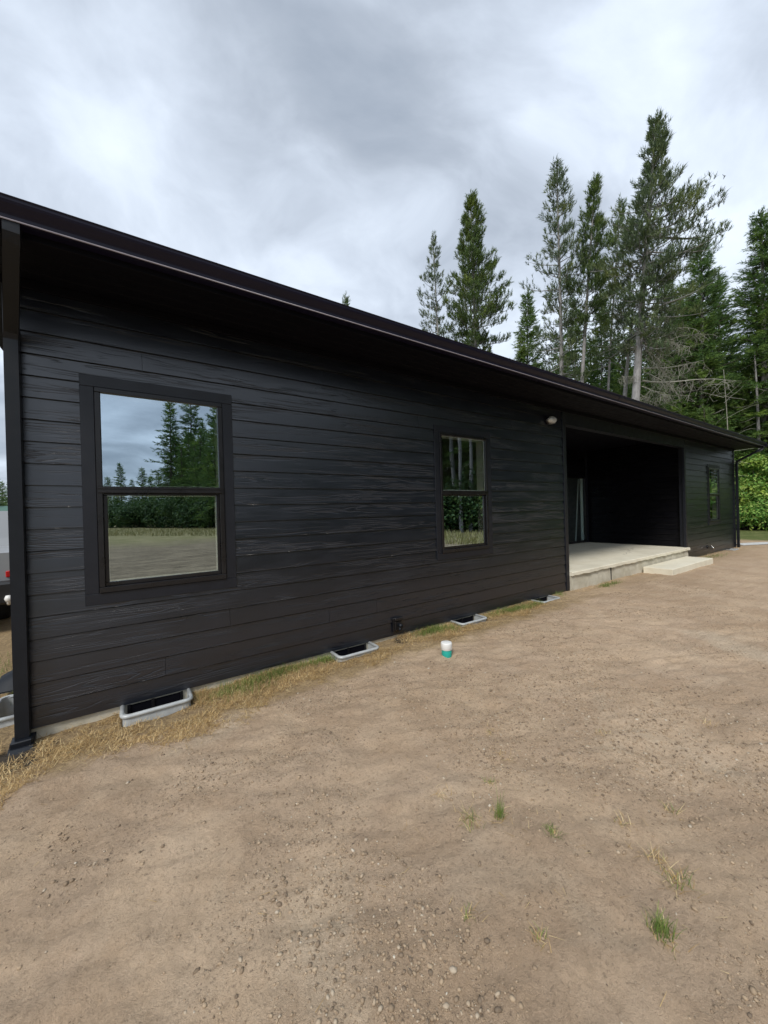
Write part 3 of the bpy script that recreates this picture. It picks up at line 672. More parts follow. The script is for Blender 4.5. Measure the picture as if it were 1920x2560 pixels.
# black plastic dome cover leaning over side well
cv = MB(); V = []
for i in range(7):
    t = i/6
    for j in range(9):
        u = j/8; V.append((-.98+.27*u, .95+.36*t, .0+.13*math.sin(math.pi*t)*(.4+.6*math.sin(math.pi*(.15+.75*u)))-.02))
f = [(i*9+j, i*9+j+1, (i+1)*9+j+1, (i+1)*9+j) for i in range(6) for j in range(8)]
n0 = len(V); V += [(x, y, z-.012) for x, y, z in V]; f += [tuple(q+n0 for q in reversed(t)) for t in f]
cv.add(V, f, True); tag(cv.build('well_cover', 'spout'), 'black plastic cover behind the vent well at the left corner', 'cover')
# capped pipe
pz = float(gz(2.585, -.75))
pp = empty('cleanout_pipe', (2.585, -.75, pz), 0, 'short teal pipe with a white cap standing in the dirt', 'pipe')
mb = MB(); mb.lathe([(.05, -.1), (.05, .06), (.049, .062)], (0, 0, 0), 28); mb.build('pipe', 'pipe_teal', pp)
mb = MB(); mb.lathe([(.053, .055), (.055, .058), (.056, .115), (.053, .124), (.045, .127), (.001, .128)], (0, 0, 0), 28); mb.build('cap', 'pipe_white', pp)
# ------------------------------------------------------------------ pebbles, straw, grass
def ico(sub):
    import bmesh
    bm = bmesh.new(); bmesh.ops.create_icosphere(bm, subdivisions=sub, radius=1.); bm.verts.ensure_lookup_table()
    v = A([q.co[:] for q in bm.verts]); f = A([[q.index for q in t.verts] for t in bm.faces]); bm.free(); return v, f
def scatter_spheres(name, P, S, mat, sub=1):
    v, f = ico(sub); n = len(P); nv = len(v)
    ang = rng.uniform(0, 6.28, n); sx = S*rng.uniform(.8, 1.4, n); sy = S*rng.uniform(.7, 1.05, n); szz = S*rng.uniform(.45, .8, n)
    jit = 1+rng.normal(0, .10, (n, nv)); q = v[None]*jit[..., None]*np.stack([sx, sy, szz], 1)[:, None]
    c, s_ = np.cos(ang)[:, None], np.sin(ang)[:, None]
    x = q[..., 0]*c-q[..., 1]*s_; y = q[..., 0]*s_+q[..., 1]*c; V = np.stack([x, y, q[..., 2]], -1)+P[:, None]
    F = (f[None]+(np.arange(n)*nv)[:, None, None]).reshape(-1, 3)
    me = bpy.data.meshes.new(name); me.vertices.add(n*nv); me.vertices.foreach_set('co', V.reshape(-1).astype(np.float32))
    me.loops.add(F.size); me.loops.foreach_set('vertex_index', F.ravel().astype(np.int32)); me.polygons.add(len(F)); me.polygons.foreach_set('loop_start', np.arange(len(F), dtype=np.int32)*3)
    me.polygons.foreach_set('use_smooth', np.ones(len(F), bool)); me.update(calc_edges=True); me.materials.append(M[mat])
    o = bpy.data.objects.new(name, me); C.objects.link(o); return o
n = 240000
px_ = rng.uniform(-1.3, 8, n); py_ = rng.uniform(-3.5, -.5, n)
dens = np.clip(.24+3.2*fbm(px_*1.7, py_*1.7, 77, 5)+.25*np.clip((-py_-1.0)/2, 0, 1), .03, 1)*np.clip((1.6-py_*0)/1.6, .2, 1)*np.where(px_ > 4, .5, 1)
edge = -.72-.0*px_
keep = (rng.uniform(0, 1, n) < dens*.8) & (py_ < -.55)
px_, py_ = px_[keep], py_[keep]; n = len(px_)
S_ = .0031*np.exp(rng.normal(0, .55, n)); S_ = np.clip(S_, .0016, .0105)
o = scatter_spheres('pebbles', np.stack([px_, py_, gz(px_, py_)+S_*.15], 1), S_, 'pebble', 1); tag(o, 'small grey and tan pebbles scattered over the dirt', 'pebbles', kind='stuff')
def blade_mesh(P, ang, ln, wd, lean, curl, segs=3):
    """curved grass blades: (n) arrays -> quads"""
    n = len(P); d = np.stack([np.cos(ang), np.sin(ang), np.zeros(n)], 1); sd_ = np.stack([-np.sin(ang), np.cos(ang), np.zeros(n)], 1)
    pts = [P]; a = lean.copy(); cur = P.copy()
    for i in range(segs):
        step = ln/segs; cur = cur+(d*np.sin(a)[:, None]+A([0, 0, 1.])*np.cos(a)[:, None])*step[:, None]; a = a+curl/segs; pts.append(cur)
        cur = cur.copy(); cur[:, 2] = np.maximum(cur[:, 2], P[:, 2]+.003)
    q = []
    for i in range(segs):
        w0 = wd*(1-i/segs*.55)*.5; w1 = wd*(1-(i+1)/segs*.75)*.5
        q.append(np.stack([pts[i]-sd_*w0[:, None], pts[i]+sd_*w0[:, None], pts[i+1]+sd_*w1[:, None], pts[i+1]-sd_*w1[:, None]], 1))
    return np.stack(q, 1)   # n,segs,4,3
def blades_obj(name, P, mat, ln=(.03, .07), wd=(.002, .004), lean=(.2, 1.4), curl=(-.5, 1.5), parent=None):
    n = len(P); U = lambda r: rng.uniform(r[0], r[1], n)
    q = blade_mesh(P, U((0, 6.283)), U(ln), U(wd), U(lean), U(curl)); S = q.shape[1]
    # shared verts so that each blade is one island
    V = np.concatenate([q[:, 0, :2], *[q[:, i, 2:][:, ::-1] for i in range(S)]], 1); k = 2*(S+1)
    F = np.array([[2*i, 2*i+1, 2*i+3, 2*i+2] for i in range(S)]); F = (F[None]+(np.arange(n)*k)[:, None, None]).reshape(-1, 4)
    me = bpy.data.meshes.new(name); me.vertices.add(n*k); me.vertices.foreach_set('co', V.reshape(-1).astype(np.float32)); me.loops.add(F.size); me.loops.foreach_set('vertex_index', F.ravel().astype(np.int32))
    me.polygons.add(len(F)); me.polygons.foreach_set('loop_start', np.arange(len(F), dtype=np.int32)*4); me.update(calc_edges=True); me.materials.append(M[mat])
    o = bpy.data.objects.new(name, me); C.objects.link(o)
    if parent: o.parent = parent
    return o
def in_well(x, y): 
    r = np.zeros(len(x), bool)
    for a, b in WELLS: r |= (x > a-.02) & (x < b+.02) & (y > -.235)
    return r
# matted dry grass strip along the wall
def strip_w(x): return np.interp(x, [-2.5, -1, 0, .8, 1.6, 2.6, 3.4, 4.3, 5.2, 6, 7.5, 9, 12, 16], [.7, .62, .64, .66, .56, .50, .55, .48, .30, .30, .22, .2, .3, .35])
n = 190000; x = rng.uniform(-2.2, 16, n)**1; x = np.where(rng.uniform(0, 1, n) < .7, rng.uniform(-2.2, 5, n), x)
y = -rng.uniform(0, 1, n)*.85
wv = strip_w(x)*(1+.9*fbm(x*3.1, x*0+2, 9, 3)); dd = -y/wv
pk = np.clip(1.25-dd**3*1.1, 0, 1)*np.clip(.50+2.5*fbm(x*5, y*6, 21, 4), .02, 1)*np.where(x > 5, .42, 1)*np.where(dd > .9, .25, 1)
keep = (rng.uniform(0, 1, n) < pk) & (dd < 1.3) & ~in_well(x, y) & ~((x > -.74) & (x < -.55) & (y > -.24)) & ~((np.hypot(x-2.585, y+.75)) < .06) & ~((x > 8.8) & (x < 11.4))
x, y = x[keep], y[keep]
blades_n = len(x); lift = rng.uniform(0, .018, blades_n)*np.clip(1-(-y/.6), .2, 1)
o = blades_obj('dry_grass', np.stack([x, y, gz(x, y)+lift], 1), 'straw', (.02, .06), (.0018, .0036), (.8, 1.5), (-.9, 1.9)); tag(o, 'matted golden dry grass strip along the foundation', 'dry grass', kind='stuff')
# green grass patches near the wall
cl = [(1.05, -.10, .42, .07, 1500), (.75, -.2, .25, .09, 500), (1.55, -.10, .12, .06, 500), (2.95, -.12, .22, .07, 900), (3.15, -.22, .2, .06, 300), (4.45, -.12, .42, .07, 1500), (4.9, -.2, .25, .05, 500), (6.9, -.25, .16, .06, 350), (7.3, -.22, .2, .05, 200), (-1.5, .0, .35, .3, 900), (5.7, -.1, .1, .05, 100), (12.6, -.25, .9, .12, 500), (-1.0, 1.6, .3, .5, 900)]
P = []
for a, b, sx, sy, k in cl:
    qx = rng.normal(a, sx*.6, k); qy = rng.normal(b, sy*.7, k); P.append(np.stack([qx, qy], 1))
P = np.concatenate(P); P = P[((P[:, 1] < -.02) | (P[:, 0] < -.75)) & ~in_well(P[:, 0], P[:, 1])]
o = blades_obj('green_grass', np.stack([P[:, 0], P[:, 1], gz(P[:, 0], P[:, 1])], 1), 'green', (.03, .075), (.0018, .0034), (.0, .7), (0, 1.)); tag(o, 'short green grass sprouting along the foundation', 'grass', kind='stuff')
# loose straw bits on the dirt
n = 1500; x = rng.uniform(-1, 7, n); y = rng.uniform(-3.4, -.6, n); k = rng.uniform(0, 1, n) < np.clip(.16+1.6*fbm(x*1.4, y*1.4, 55, 3)+.10*(x > .9), 0, 1)
x, y = x[k], y[k]
o = blades_obj('straw_scraps', np.stack([x, y, gz(x, y)+.004], 1), 'straw', (.015, .05), (.0012, .0026), (1.2, 1.6), (-.3, .5)); tag(o, 'loose straw scraps lying on the dirt', 'straw', kind='stuff')
# individual tufts in the dirt (photo pixel of the base)
def ground_at(px, py):
    v = fw+rt*(px-960)/F_PX-up*(py-1280)/F_PX; z = -.09
    for _ in range(4):
        t = (z-CAM[2])/v[2]; p = CAM+v*t; z = float(gz(p[0], p[1]))
    return (p[0], p[1], z)
tufts = [(1248, 2042, 'tall', 'tall green grass tuft with upright seed stalk in the bare dirt'),
         (1380, 2082, 'yellow', 'small yellow green grass tuft below right of the tall tuft'),
         (1655, 2330, 'dense', 'dense bright green grass clump near the bottom right'),
         (1690, 2205, 'mixed', 'half dried grass clump above the dense green clump'),
         (1640, 2145, 'dry', 'dry pale grass clump with a little green above the half dried clump'),
         (1170, 2290, 'small', 'small sparse grass tuft left of centre bottom of the dirt'),
         (1352, 2355, 'small2', 'small dried tuft with one green blade near the bottom middle'),
         (1565, 2060, 'dry2', 'flattened straw coloured tuft right of the yellow green tuft'),
         (1225, 1957, 'yellow2', 'low yellow green tuft above the tall green tuft'),
         (1105, 1990, 'dry2', 'flattened brown grass tuft left of the tall green tuft'),
         (1680, 2028, 'small', 'thin yellow grass tuft at the right of the dirt'),
         (1260, 1905, 'dry2', 'small straw tuft farther up the dirt'),
         (1508, 1835, 'dry2', 'pale straw tuft in the middle distance of the dirt'),
         (1225, 1830, 'dry2', 'small pale straw tuft in the mid left of the dirt'),
         (1768, 1810, 'dry2', 'pale straw tuft at the far right of the dirt'),
         (1175, 2052, 'mixed', 'low mixed tuft just left of the tall green tuft')]
spec = {'tall': [(60, 'green', (.03, .075), .03, (.0, .6)), (9, 'green', (.10, .18), .012, (.0, .12)), (20, 'straw', (.02, .06), .05, (.8, 1.5))],
        'yellow': [(50, 'green', (.02, .05), .03, (.2, 1.2)), (10, 'straw', (.02, .05), .03, (.8, 1.5))],
        'dense': [(150, 'green', (.02, .06), .03, (.0, .7)), (25, 'straw', (.02, .06), .04, (.7, 1.5))],
        'mixed': [(30, 'green', (.03, .07), .05, (.1, 1.1)), (40, 'straw', (.025, .07), .05, (.6, 1.5))],
        'dry': [(12, 'green', (.03, .06), .04, (.1, .8)), (40, 'straw', (.025, .07), .05, (.6, 1.5))],
        'small': [(10, 'green', (.02, .06), .02, (.1, .9)), (14, 'straw', (.02, .06), .03, (.5, 1.5))],
        'small2': [(8, 'green', (.02, .05), .015, (.1, .9)), (18, 'straw', (.02, .06), .025, (.5, 1.5))],
        'dry2': [(3, 'green', (.02, .04), .03, (.5, 1.2)), (26, 'straw', (.02, .06), .035, (.6, 1.5))],
        'yellow2': [(18, 'green', (.015, .04), .025, (.4, 1.3)), (14, 'straw', (.02, .05), .03, (.8, 1.5))]}
for (px, py, kd, lb) in tufts:
    b = ground_at(px, py); e_ = empty('grass_tuft', b, 0, lb, 'grass tuft', 'grass tufts in the bare dirt')
    for (k, mt_, ln, rad, lean) in spec[kd]:
        q = np.zeros((k, 3)); q[:, :2] = rng.normal(0, rad*.6, (k, 2)); q[:, 2] = gz(b[0]+q[:, 0], b[1]+q[:, 1])-b[2]
        blades_obj('green_blades' if mt_ == 'green' else 'dry_blades', q, mt_, ln, (.0018, .0032), lean, (0, 1.1), e_)
# ------------------------------------------------------------------ trees
def tuft_tris(B, AX, ln, m=12, nl=.15, nw=.03, spread=.75, r=rng):
    n = len(B); AX = AX/np.linalg.norm(AX, axis=1)[:, None]
    ref = np.where(np.abs(AX[:, 2:3]) < .9, A([[0, 0, 1.]]), A([[1., 0, 0]])); U = np.cross(AX, ref); U /= np.linalg.norm(U, axis=1)[:, None]; W = np.cross(AX, U)
    s_ = r.uniform(0, 1, (n, m)); th = r.uniform(0, 6.283, (n, m)); rad = np.cos(th)[..., None]*U[:, None]+np.sin(th)[..., None]*W[:, None]
    st_ = B[:, None]+AX[:, None]*(s_*ln[:, None])[..., None]
    d = AX[:, None]*(1.-spread*.3)+rad*spread*(.5+.5*r.uniform(0, 1, (n, m)))[..., None]; d /= np.linalg.norm(d, axis=2)[..., None]
    L_ = (nl*r.uniform(.7, 1.2, (n, m)))[..., None]; sd_ = np.cross(d, rad); sd_ /= np.linalg.norm(sd_, axis=2)[..., None]+1e-9
    w_ = nw*.5; T = np.stack([st_-sd_*w_, st_+sd_*w_, st_+d*L_], 2); return T.reshape(-1, 3, 3)
def conifer(name, top, trunk_r, crown0, width, nbranch, seed, mat='pine', barkm='bark', style='pine', tuft=.36, dead=8, bend=.0, bias=None, tips=1., parent_loc=(0, 0, 0), label=None, group=None, branch_up=0., prof=None, cat='tree', m=12, nw=.03, mm=1.3):
    """top: vector base->tip. prof(t)->relative crown radius for t 0..1 (bottom..top of crown)"""
    r = np.random.default_rng(seed); top = A(top, dtype=float); H = np.linalg.norm(top); e_ = empty(name, parent_loc, 0, label, cat, group)
    bd = A([r.normal(), r.normal(), 0]); bd /= np.linalg.norm(bd); bd = bd*bend
    def tp(t): t = np.asarray(t, float); return t[..., None]*top+np.sin(t*math.pi)[..., None]*bd+(np.sin(t*7+seed)*.05)[..., None]*A([.6, .8, 0])*(t*(1-t))[..., None]*4
    tr = MB(); ts = np.linspace(-.012, 1, 22); tr.tube(tp(ts), trunk_r*(1-ts*.93)**.85+.004, 10); tr.build('trunk', barkm, e_)
    if prof is None: prof = lambda t: min(1., 2.2*(1-t)**.85)*(.55+.45*min(1, t*4))
    bm_ = MB(); TB, TA, TL = [], [], []
    for i in range(nbranch):
        tr_ = (i+r.uniform(0, 1))/nbranch; tr_ = tr_**.92; t = crown0+(1-crown0)*tr_*.985
        p0 = tp(t); az = r.uniform(0, 6.283); Lb = width*prof(tr_)*r.uniform(.38, 1.22)
        if bias: Lb *= 1+bias[1]*math.cos(az-bias[0])
        if Lb < .12: Lb = .12
        if style == 'pine': el = -.15+.95*tr_**1.3+r.normal(0, .14)+branch_up; cu_ = .55
        else: el = -.28+.85*tr_**2.+r.normal(0, .1)+branch_up; cu_ = .28
        hd_ = A([math.cos(az), math.sin(az), 0]); K = 6; pts = [p0]; a_ = el
        for k in range(K): pts.append(pts[-1]+(hd_*math.cos(a_)+A([0, 0, math.sin(a_)]))*Lb/K); a_ += cu_/K*(k > 1); hd_ = hd_+A([r.normal(0, .08), r.normal(0, .08), 0]); hd_ /= np.linalg.norm(hd_)
        pts = A(pts); bm_.tube(pts, np.linspace(.012+.012*Lb, .005, K+1), 4, False)
        lat = A([-hd_[1], hd_[0], 0])
        nt_ = max(3, int((Lb*(9.5 if style == 'pine' else 13)+2.5)*tips))
        for j in range(nt_):
            s_ = (.30 if style == 'pine' else .12)+.70*r.uniform(0, 1)**.75 if style == 'pine' else .1+.9*r.uniform(0, 1)
            s_ = min(s_, 1); q = s_*K; ii = min(int(q), K-1); b0 = pts[ii]*(1-(q-ii))+pts[ii+1]*(q-ii)
            side = r.choice([-1, 1]); off = r.uniform(.0, 1)*(.10+.34*Lb*(1.05-s_)*.9)
            if style == 'pine':
                base = b0+lat*side*off+A([0, 0, r.normal(.02, .10)]); ax = hd_*.34+lat*side*.18+A([0, 0, .9])+r.normal(0, .20, 3); ln_ = tuft*r.uniform(.6, 1.15)
            else:
                base = b0+lat*side*off*.55+A([0, 0, r.normal(-.03, .04)]); ax = hd_*.7+lat*side*.65+A([0, 0, -.12+.5*tr_])+r.normal(0, .12, 3); ln_ = tuft*r.uniform(.7, 1.3)
            TB.append(base); TA.append(ax); TL.append(ln_)
            if off > .15 and style == 'pine': bm_.tube([b0*.7+p0*.3*0+b0*.3, base], .0045, 3, False)
    # leader
    for k in range(6): TB.append(tp(.94+.01*k)); TA.append(top/H+r.normal(0, .25, 3)); TL.append(tuft)
    bm_.build('branches', barkm if style == 'pine' else 'bark_dark', e_)
    T = tuft_tris(A(TB), A(TA), A(TL), int(m*mm), .19 if style == 'pine' else .17, nw, .85, r); tri_mesh('crown', T, mat, e_)
    if dead:
        db = MB()
        for i in range(dead):
            t = r.uniform(.12, crown0+.08); az = r.uniform(0, 6.283); a_ = r.uniform(-.35, .25); Lb = r.uniform(.3, 1.)*width*.55; p = [tp(t)]; h = A([math.cos(az), math.sin(az), 0])
            for k in range(5): p.append(p[-1]+(h*math.cos(a_)+A([0, 0, math.sin(a_)]))*Lb/5); a_ += r.normal(-.05, .25); h = h+A([r.normal(0, .15), r.normal(0, .15), 0])
            db.tube(p, np.linspace(.016, .004, 6), 4, False)
            for k in range(2, 6): db.tube([p[k], p[k]+r.normal(0, .13, 3)*Lb*.6], .004, 3, False)
        db.build('dead_branches', 'deadwood', e_)
    return e_
def place(pl, pt, D, **k):
    """trunk pixel low, tip pixel, depth -> base point on the ground and lean"""
    a, b = at(*pl, D), at(*pt, D); d = b-a; base = a-d*((a[2]-0.)/d[2]); base[2] = 0.
    return dict(top=b-base, parent_loc=tuple(base), **k)
cone = lambda t: (1-t)**.8*(.75+.25*min(1, t*5))
G = 'tall pines behind the house'
conifer('pine_tree', **place((1095, 843), (1082, 588), 28, trunk_r=.12, crown0=.42, width=2.0, nbranch=90, seed=11, mat='pine_cool', tuft=.30, dead=6, tips=1.3, m=10,
        label='thin sparse grey green pine, leftmost of the pines rising above the roof', group=G, prof=lambda t: (.85-.15*math.sin(t*9))*(1-t**2.6)+.06))
conifer('pine_tree', **place((1190, 880), (1176, 499), 26, trunk_r=.17, crown0=.36, width=3.1, nbranch=230, seed=12, mat='pine', dead=6, tips=1.6, bias=(0., .15), m=14,
        label='full bushy green pine with a rounded tip, second from the left above the roof', group=G, prof=lambda t: ((1-t)**.75*1.0+.12)*(.9+.15*math.sin(t*14))))
conifer('pine_tree', **place((1168, 870), (1158, 600), 27.5, trunk_r=.12, crown0=.45, width=2.0, nbranch=70, seed=13, mat='pine', dead=4,
        label='slim pine half hidden inside the bushy second pine', group=G, prof=cone))
conifer('pine_tree', **place((1397, 945), (1391, 408), 20.5, trunk_r=.155, crown0=.36, width=2.0, nbranch=165, seed=14, mat='pine_cool', tuft=.34, dead=16, tips=.95, bend=.12, m=10,
        label='tall straight pine with an open airy crown and pale bare lower trunk', group=G, prof=lambda t: (1.05-t*.35)*(1-t**5)*(.85+.2*math.sin(t*16))*(.6+.4*min(1, t*5))))
conifer('pine_tree', **place((1453, 960), (1488, 452), 20, trunk_r=.14, crown0=.56, width=1.25, nbranch=110, seed=15, mat='pine', dead=14, tips=1.5, bend=.15, m=13,
        label='pine with a dense dark narrow top and a pale trunk leaning slightly left', group=G, prof=lambda t: (1-t)**.6*(.8+.35*abs(math.sin(t*8)))))
conifer('pine_tree', **place((1525, 980), (1552, 505), 22.5, trunk_r=.10, crown0=.50, width=1.6, nbranch=85, seed=16, mat='pine', dead=10, tips=1.3, bend=.1, m=13,
        label='dark clumpy pine on a thin pale trunk, just left of the tallest one', group=G, prof=lambda t: (1-t)**.7*(.7+.6*abs(math.sin(t*9+1)))))
big = conifer('pine_tree', **place((1590, 1004), (1640, 296), 17, trunk_r=.22, crown0=.44, width=3.0, nbranch=280, seed=17, mat='pine_cool', tuft=.30, dead=0, tips=1.0, bend=-.12, bias=(-.35, .28), m=11, nw=.028,
        label='tallest pine with a thick leaning grey trunk and wide crown', group=G, branch_up=-.18, prof=lambda t: min(1., 1.75*(1-t)**1.25+.07)*(.82+.22*math.sin(t*15))*(.55+.45*min(1, t*3))))
# ---- lichen covered dead limbs, lower right of the tallest pine
def dead_limb(mb, p0, dirv, Lb, r0, rr, twigs=14, droop=.5):
    d = A(dirv, dtype=float); d /= np.linalg.norm(d); p = [A(p0, dtype=float)]; K = 9
    for k in range(K): p.append(p[-1]+d*Lb/K); d = d+A([rr.normal(0, .10), rr.normal(0, .10), rr.normal(-.015, .10)]); d /= np.linalg.norm(d)
    mb.tube(p, np.linspace(r0, .006, K+1), 5, False)
    for i in range(twigs):
        k = rr.integers(2, K+1); q = p[k]; e2 = A([rr.normal(0, .5), rr.normal(0, .5), -rr.uniform(.2, 1.)*droop]); ln_ = rr.uniform(.25, .9)*min(1, Lb/2.2); w_ = [q]
        for s_ in range(4): e2 = e2+rr.normal(0, .25, 3)+A([0, 0, -.12]); w_.append(w_[-1]+e2/np.linalg.norm(e2)*ln_/4)
        mb.tube(w_, np.linspace(.012, .006, 5), 3, False)
        for s_ in range(4):
            j = w_[rr.integers(1, 5)]; mb.tube([j, j+A([rr.normal(0, .10), rr.normal(0, .10), rr.uniform(-.28, .0)]), j+A([rr.normal(0, .16), rr.normal(0, .16), rr.uniform(-.40, -.05)])], .005, 3, False)
rr = np.random.default_rng(99); db = MB(); b0 = A(big.location); rdir = rt*1.0
def ltr(px, py, D=17.): return at(px, py, D)-b0
for (px, py, ux, uy, Ln, r0) in ((1608, 921, 1., .02, 3.0, .035), (1606, 952, 1., -.18, 3.4, .045), (1604, 966, .7, -.5, 1.3, .022), (1612, 860, 1., .05, 2.2, .025), (1616, 820, .9, -.1, 2.2, .022), (1620, 790, .8, .2, 1.6, .018), (1600, 985, .8, -.6, .9, .015),
                                 (1614, 840, .6, -.5, 1.8, .02), (1610, 890, .7, -.6, 1.9, .02), (1600, 940, -.9, .1, .8, .012), (1606, 870, -.9, .3, .9, .012), (1618, 760, -.8, .2, 1.2, .012), (1622, 740, .9, .1, 1.8, .018), (1612, 875, .9, -.35, 2.4, .022), (1608, 930, .8, -.5, 1.9, .02)):
    dead_limb(db, ltr(px, py), rt*ux+A([0, 0, uy])+fw*rr.normal(0, .35), Ln, r0, rr, 16)
# hanging beard of dead twigs beside the trunk
for i in range(150):
    q = ltr(rr.uniform(1612, 1672), rr.uniform(740, 960), rr.uniform(16.4, 17.2)); w_ = [q]
    for s_ in range(4): w_.append(w_[-1]+A([rr.normal(0, .10), rr.normal(0, .10), -rr.uniform(.05, .22)]))
    db.tube(w_, .006, 3, False)
o = db.build('dead_branches', 'deadwood', big)
# snag with forked top
sn = empty('dead_tree', tuple(place((1562, 990), (1577, 820), 19)['parent_loc']), 0, 'bare forked grey snag leaning between the pale trunks left of the tallest pine', 'dead tree')
b0 = A(sn.location); mb = MB(); P_ = [A([0, 0, -.1]), at(1562, 990, 19)-b0, at(1572, 870, 19)-b0, at(1578, 815, 19)-b0]
mb.tube(P_, [.14, .105, .07, .055], 8); mb.build('trunk', 'bark', sn)
mb = MB()
for path, r0 in (([(1578, 818), (1590, 790), (1601, 772), (1607, 740)], .045), ([(1577, 822), (1567, 800), (1553, 788)], .035), ([(1574, 850), (1600, 815), (1625, 805)], .03), ([(1568, 905), (1590, 890)], .02), ([(1566, 930), (1545, 905), (1535, 900)], .018)):
    mb.tube([at(x, y, 19)-b0 for x, y in path], np.linspace(r0, r0*.4, len(path)), 5, False)
mb.build('limb', 'bark', sn)
# ---- firs
GF = 'dense firs behind the house'
conifer('fir_tree', **place((1320, 1000), (1319, 727), 24, trunk_r=.10, crown0=.1, width=2.8, nbranch=300, seed=21, mat='fir_light', style='fir', tuft=.30, dead=0, prof=cone, tips=1.0,
        label='young bright green conical fir just above the roof left of the airy pine', group=GF))
conifer('fir_tree', **place((1440, 1000), (1438, 745), 27, trunk_r=.11, crown0=.12, width=2.3, nbranch=240, seed=22, mat='fir', style='fir', tuft=.32, dead=0, prof=cone,
        label='mid green fir between the airy pine and the dense topped pine', group=GF))
conifer('fir_tree', **place((1505, 1000), (1503, 725), 27, trunk_r=.11, crown0=.12, width=2.3, nbranch=240, seed=23, mat='fir', style='fir', tuft=.32, dead=0, prof=cone,
        label='dark fir behind the thin pale trunk of the clumpy pine', group=GF))
conifer('fir_tree', **place((1755, 1100), (1752, 605), 22, trunk_r=.20, crown0=.22, width=3.5, nbranch=420, seed=24, mat='fir', style='fir', tuft=.36, dead=6, prof=lambda t: (1-t)**.7*(.85+.15*math.sin(t*20)), tips=.8,
        label='broad dark fir right behind the tallest pine', group=GF))
conifer('fir_tree', **place((1915, 1150), (1902, 527), 20.5, trunk_r=.22, crown0=.2, width=3.0, nbranch=480, seed=25, mat='fir', style='fir', tuft=.34, dead=8, prof=lambda t: (1-t)**.72*(.9+.1*math.sin(t*20)), tips=.85,
        label='tall dense green fir cut by the right edge of the photo', group=GF))
conifer('fir_tree', **place((1800, 1100), (1798, 690), 25, trunk_r=.16, crown0=.2, width=2.8, nbranch=320, seed=26, mat='fir', style='fir', tuft=.36, dead=4, prof=cone, tips=.8,
        label='dark fir in the gap between the two broad firs', group=GF))
conifer('fir_tree', **place((1862, 1150), (1858, 905), 21, trunk_r=.08, crown0=.15, width=1.7, nbranch=160, seed=27, mat='fir_light', style='fir', tuft=.30, dead=0, prof=cone, tips=.8,
        label='small yellow green fir low at the right behind the roof corner', group=GF))
conifer('pine_tree', **place((864, 790), (864, 741), 30, trunk_r=.12, crown0=.4, width=2.0, nbranch=110, seed=28, mat='pine', dead=0, prof=lambda t: (1-t)**.7,
        label='pine tip just peeking over the roof at the middle', group=G))
# thin bare trunks on the right
def pole_tree(pl, pt, D, r0, lab, seed, barkm='deadwood', twigs=14):
    q = place(pl, pt, D); e_ = empty('bare_tree', q['parent_loc'], 0, lab, 'tree', 'bare trunks at the right'); r = np.random.default_rng(seed); tp_ = q['top']
    ts = np.linspace(-.02, 1, 14); pts = ts[:, None]*tp_+np.stack([np.sin(ts*6)*.05, np.cos(ts*5)*.05-.05, ts*0], 1)
    mb = MB(); mb.tube(pts, r0*(1-ts*.8), 8); mb.build('trunk', barkm, e_); mb = MB()
    for i in range(twigs):
        t = r.uniform(.2, 1); p = t*tp_; az = r.uniform(0, 6.28); d = A([math.cos(az), math.sin(az), r.normal(-.1, .3)]); w_ = [p]
        for s_ in range(4): d = d+r.normal(0, .2, 3); w_.append(w_[-1]+d/np.linalg.norm(d)*r.uniform(.1, .35))
        mb.tube(w_, np.linspace(.014, .004, 5), 4, False)
    mb.build('twigs', 'deadwood', e_)
pole_tree((1813, 1070), (1807, 925), 19, .042, 'thin pale bare sapling above the roof edge near the far corner', 12, 'deadwood', 34)
pole_tree((1893, 1180), (1884, 880), 20, .13, 'pale bare trunk standing behind the far downspout', 6, 'bark', 26)
pole_tree((1700, 960), (1706, 780), 22, .07, 'dim bare trunk within the dark firs', 7, 'bark_dark', 20)
# forest mass: copies of three firs / pines
def proto(seed, style, mat, H, wd, nb, c0):
    e_ = conifer('forest_tree', top=(0, 0, H), trunk_r=.16, crown0=c0, width=wd, nbranch=nb, seed=seed, mat=mat, style=style, tuft=.42, dead=5, prof=cone if style == 'fir' else (lambda t: (1-t)**.7*(.8+.3*abs(math.sin(t*9)))), tips=.65, m=10, nw=.045, barkm='bark' if style == 'pine' else 'bark_dark'); return e_
protos = [proto(41, 'fir', 'fir', 14, 2.9, 260, .12), proto(42, 'fir', 'fir', 12, 2.6, 230, .05), proto(43, 'pine', 'pine', 17, 2.4, 110, .42), proto(44, 'fir', 'fir_light', 9, 2.2, 190, .06)]
KD = [kids_of(p) for p in protos]; used = [False]*4
def forest(i, x, y, s_, lab, grp):
    o = protos[i] if not used[i] else copy_tree(protos[i], KD[i]); used[i] = True
    o.location = (x, y, float(gz(x, y))-.05); o.scale = (s_, s_, s_*random.uniform(.92, 1.08)); o.rotation_euler = (0, 0, random.uniform(0, 6.28))
    tag(o, lab, 'tree', grp); return o
LB = 'one of the dark conifers filling the forest behind the house'; GB = 'background conifers of the forest'
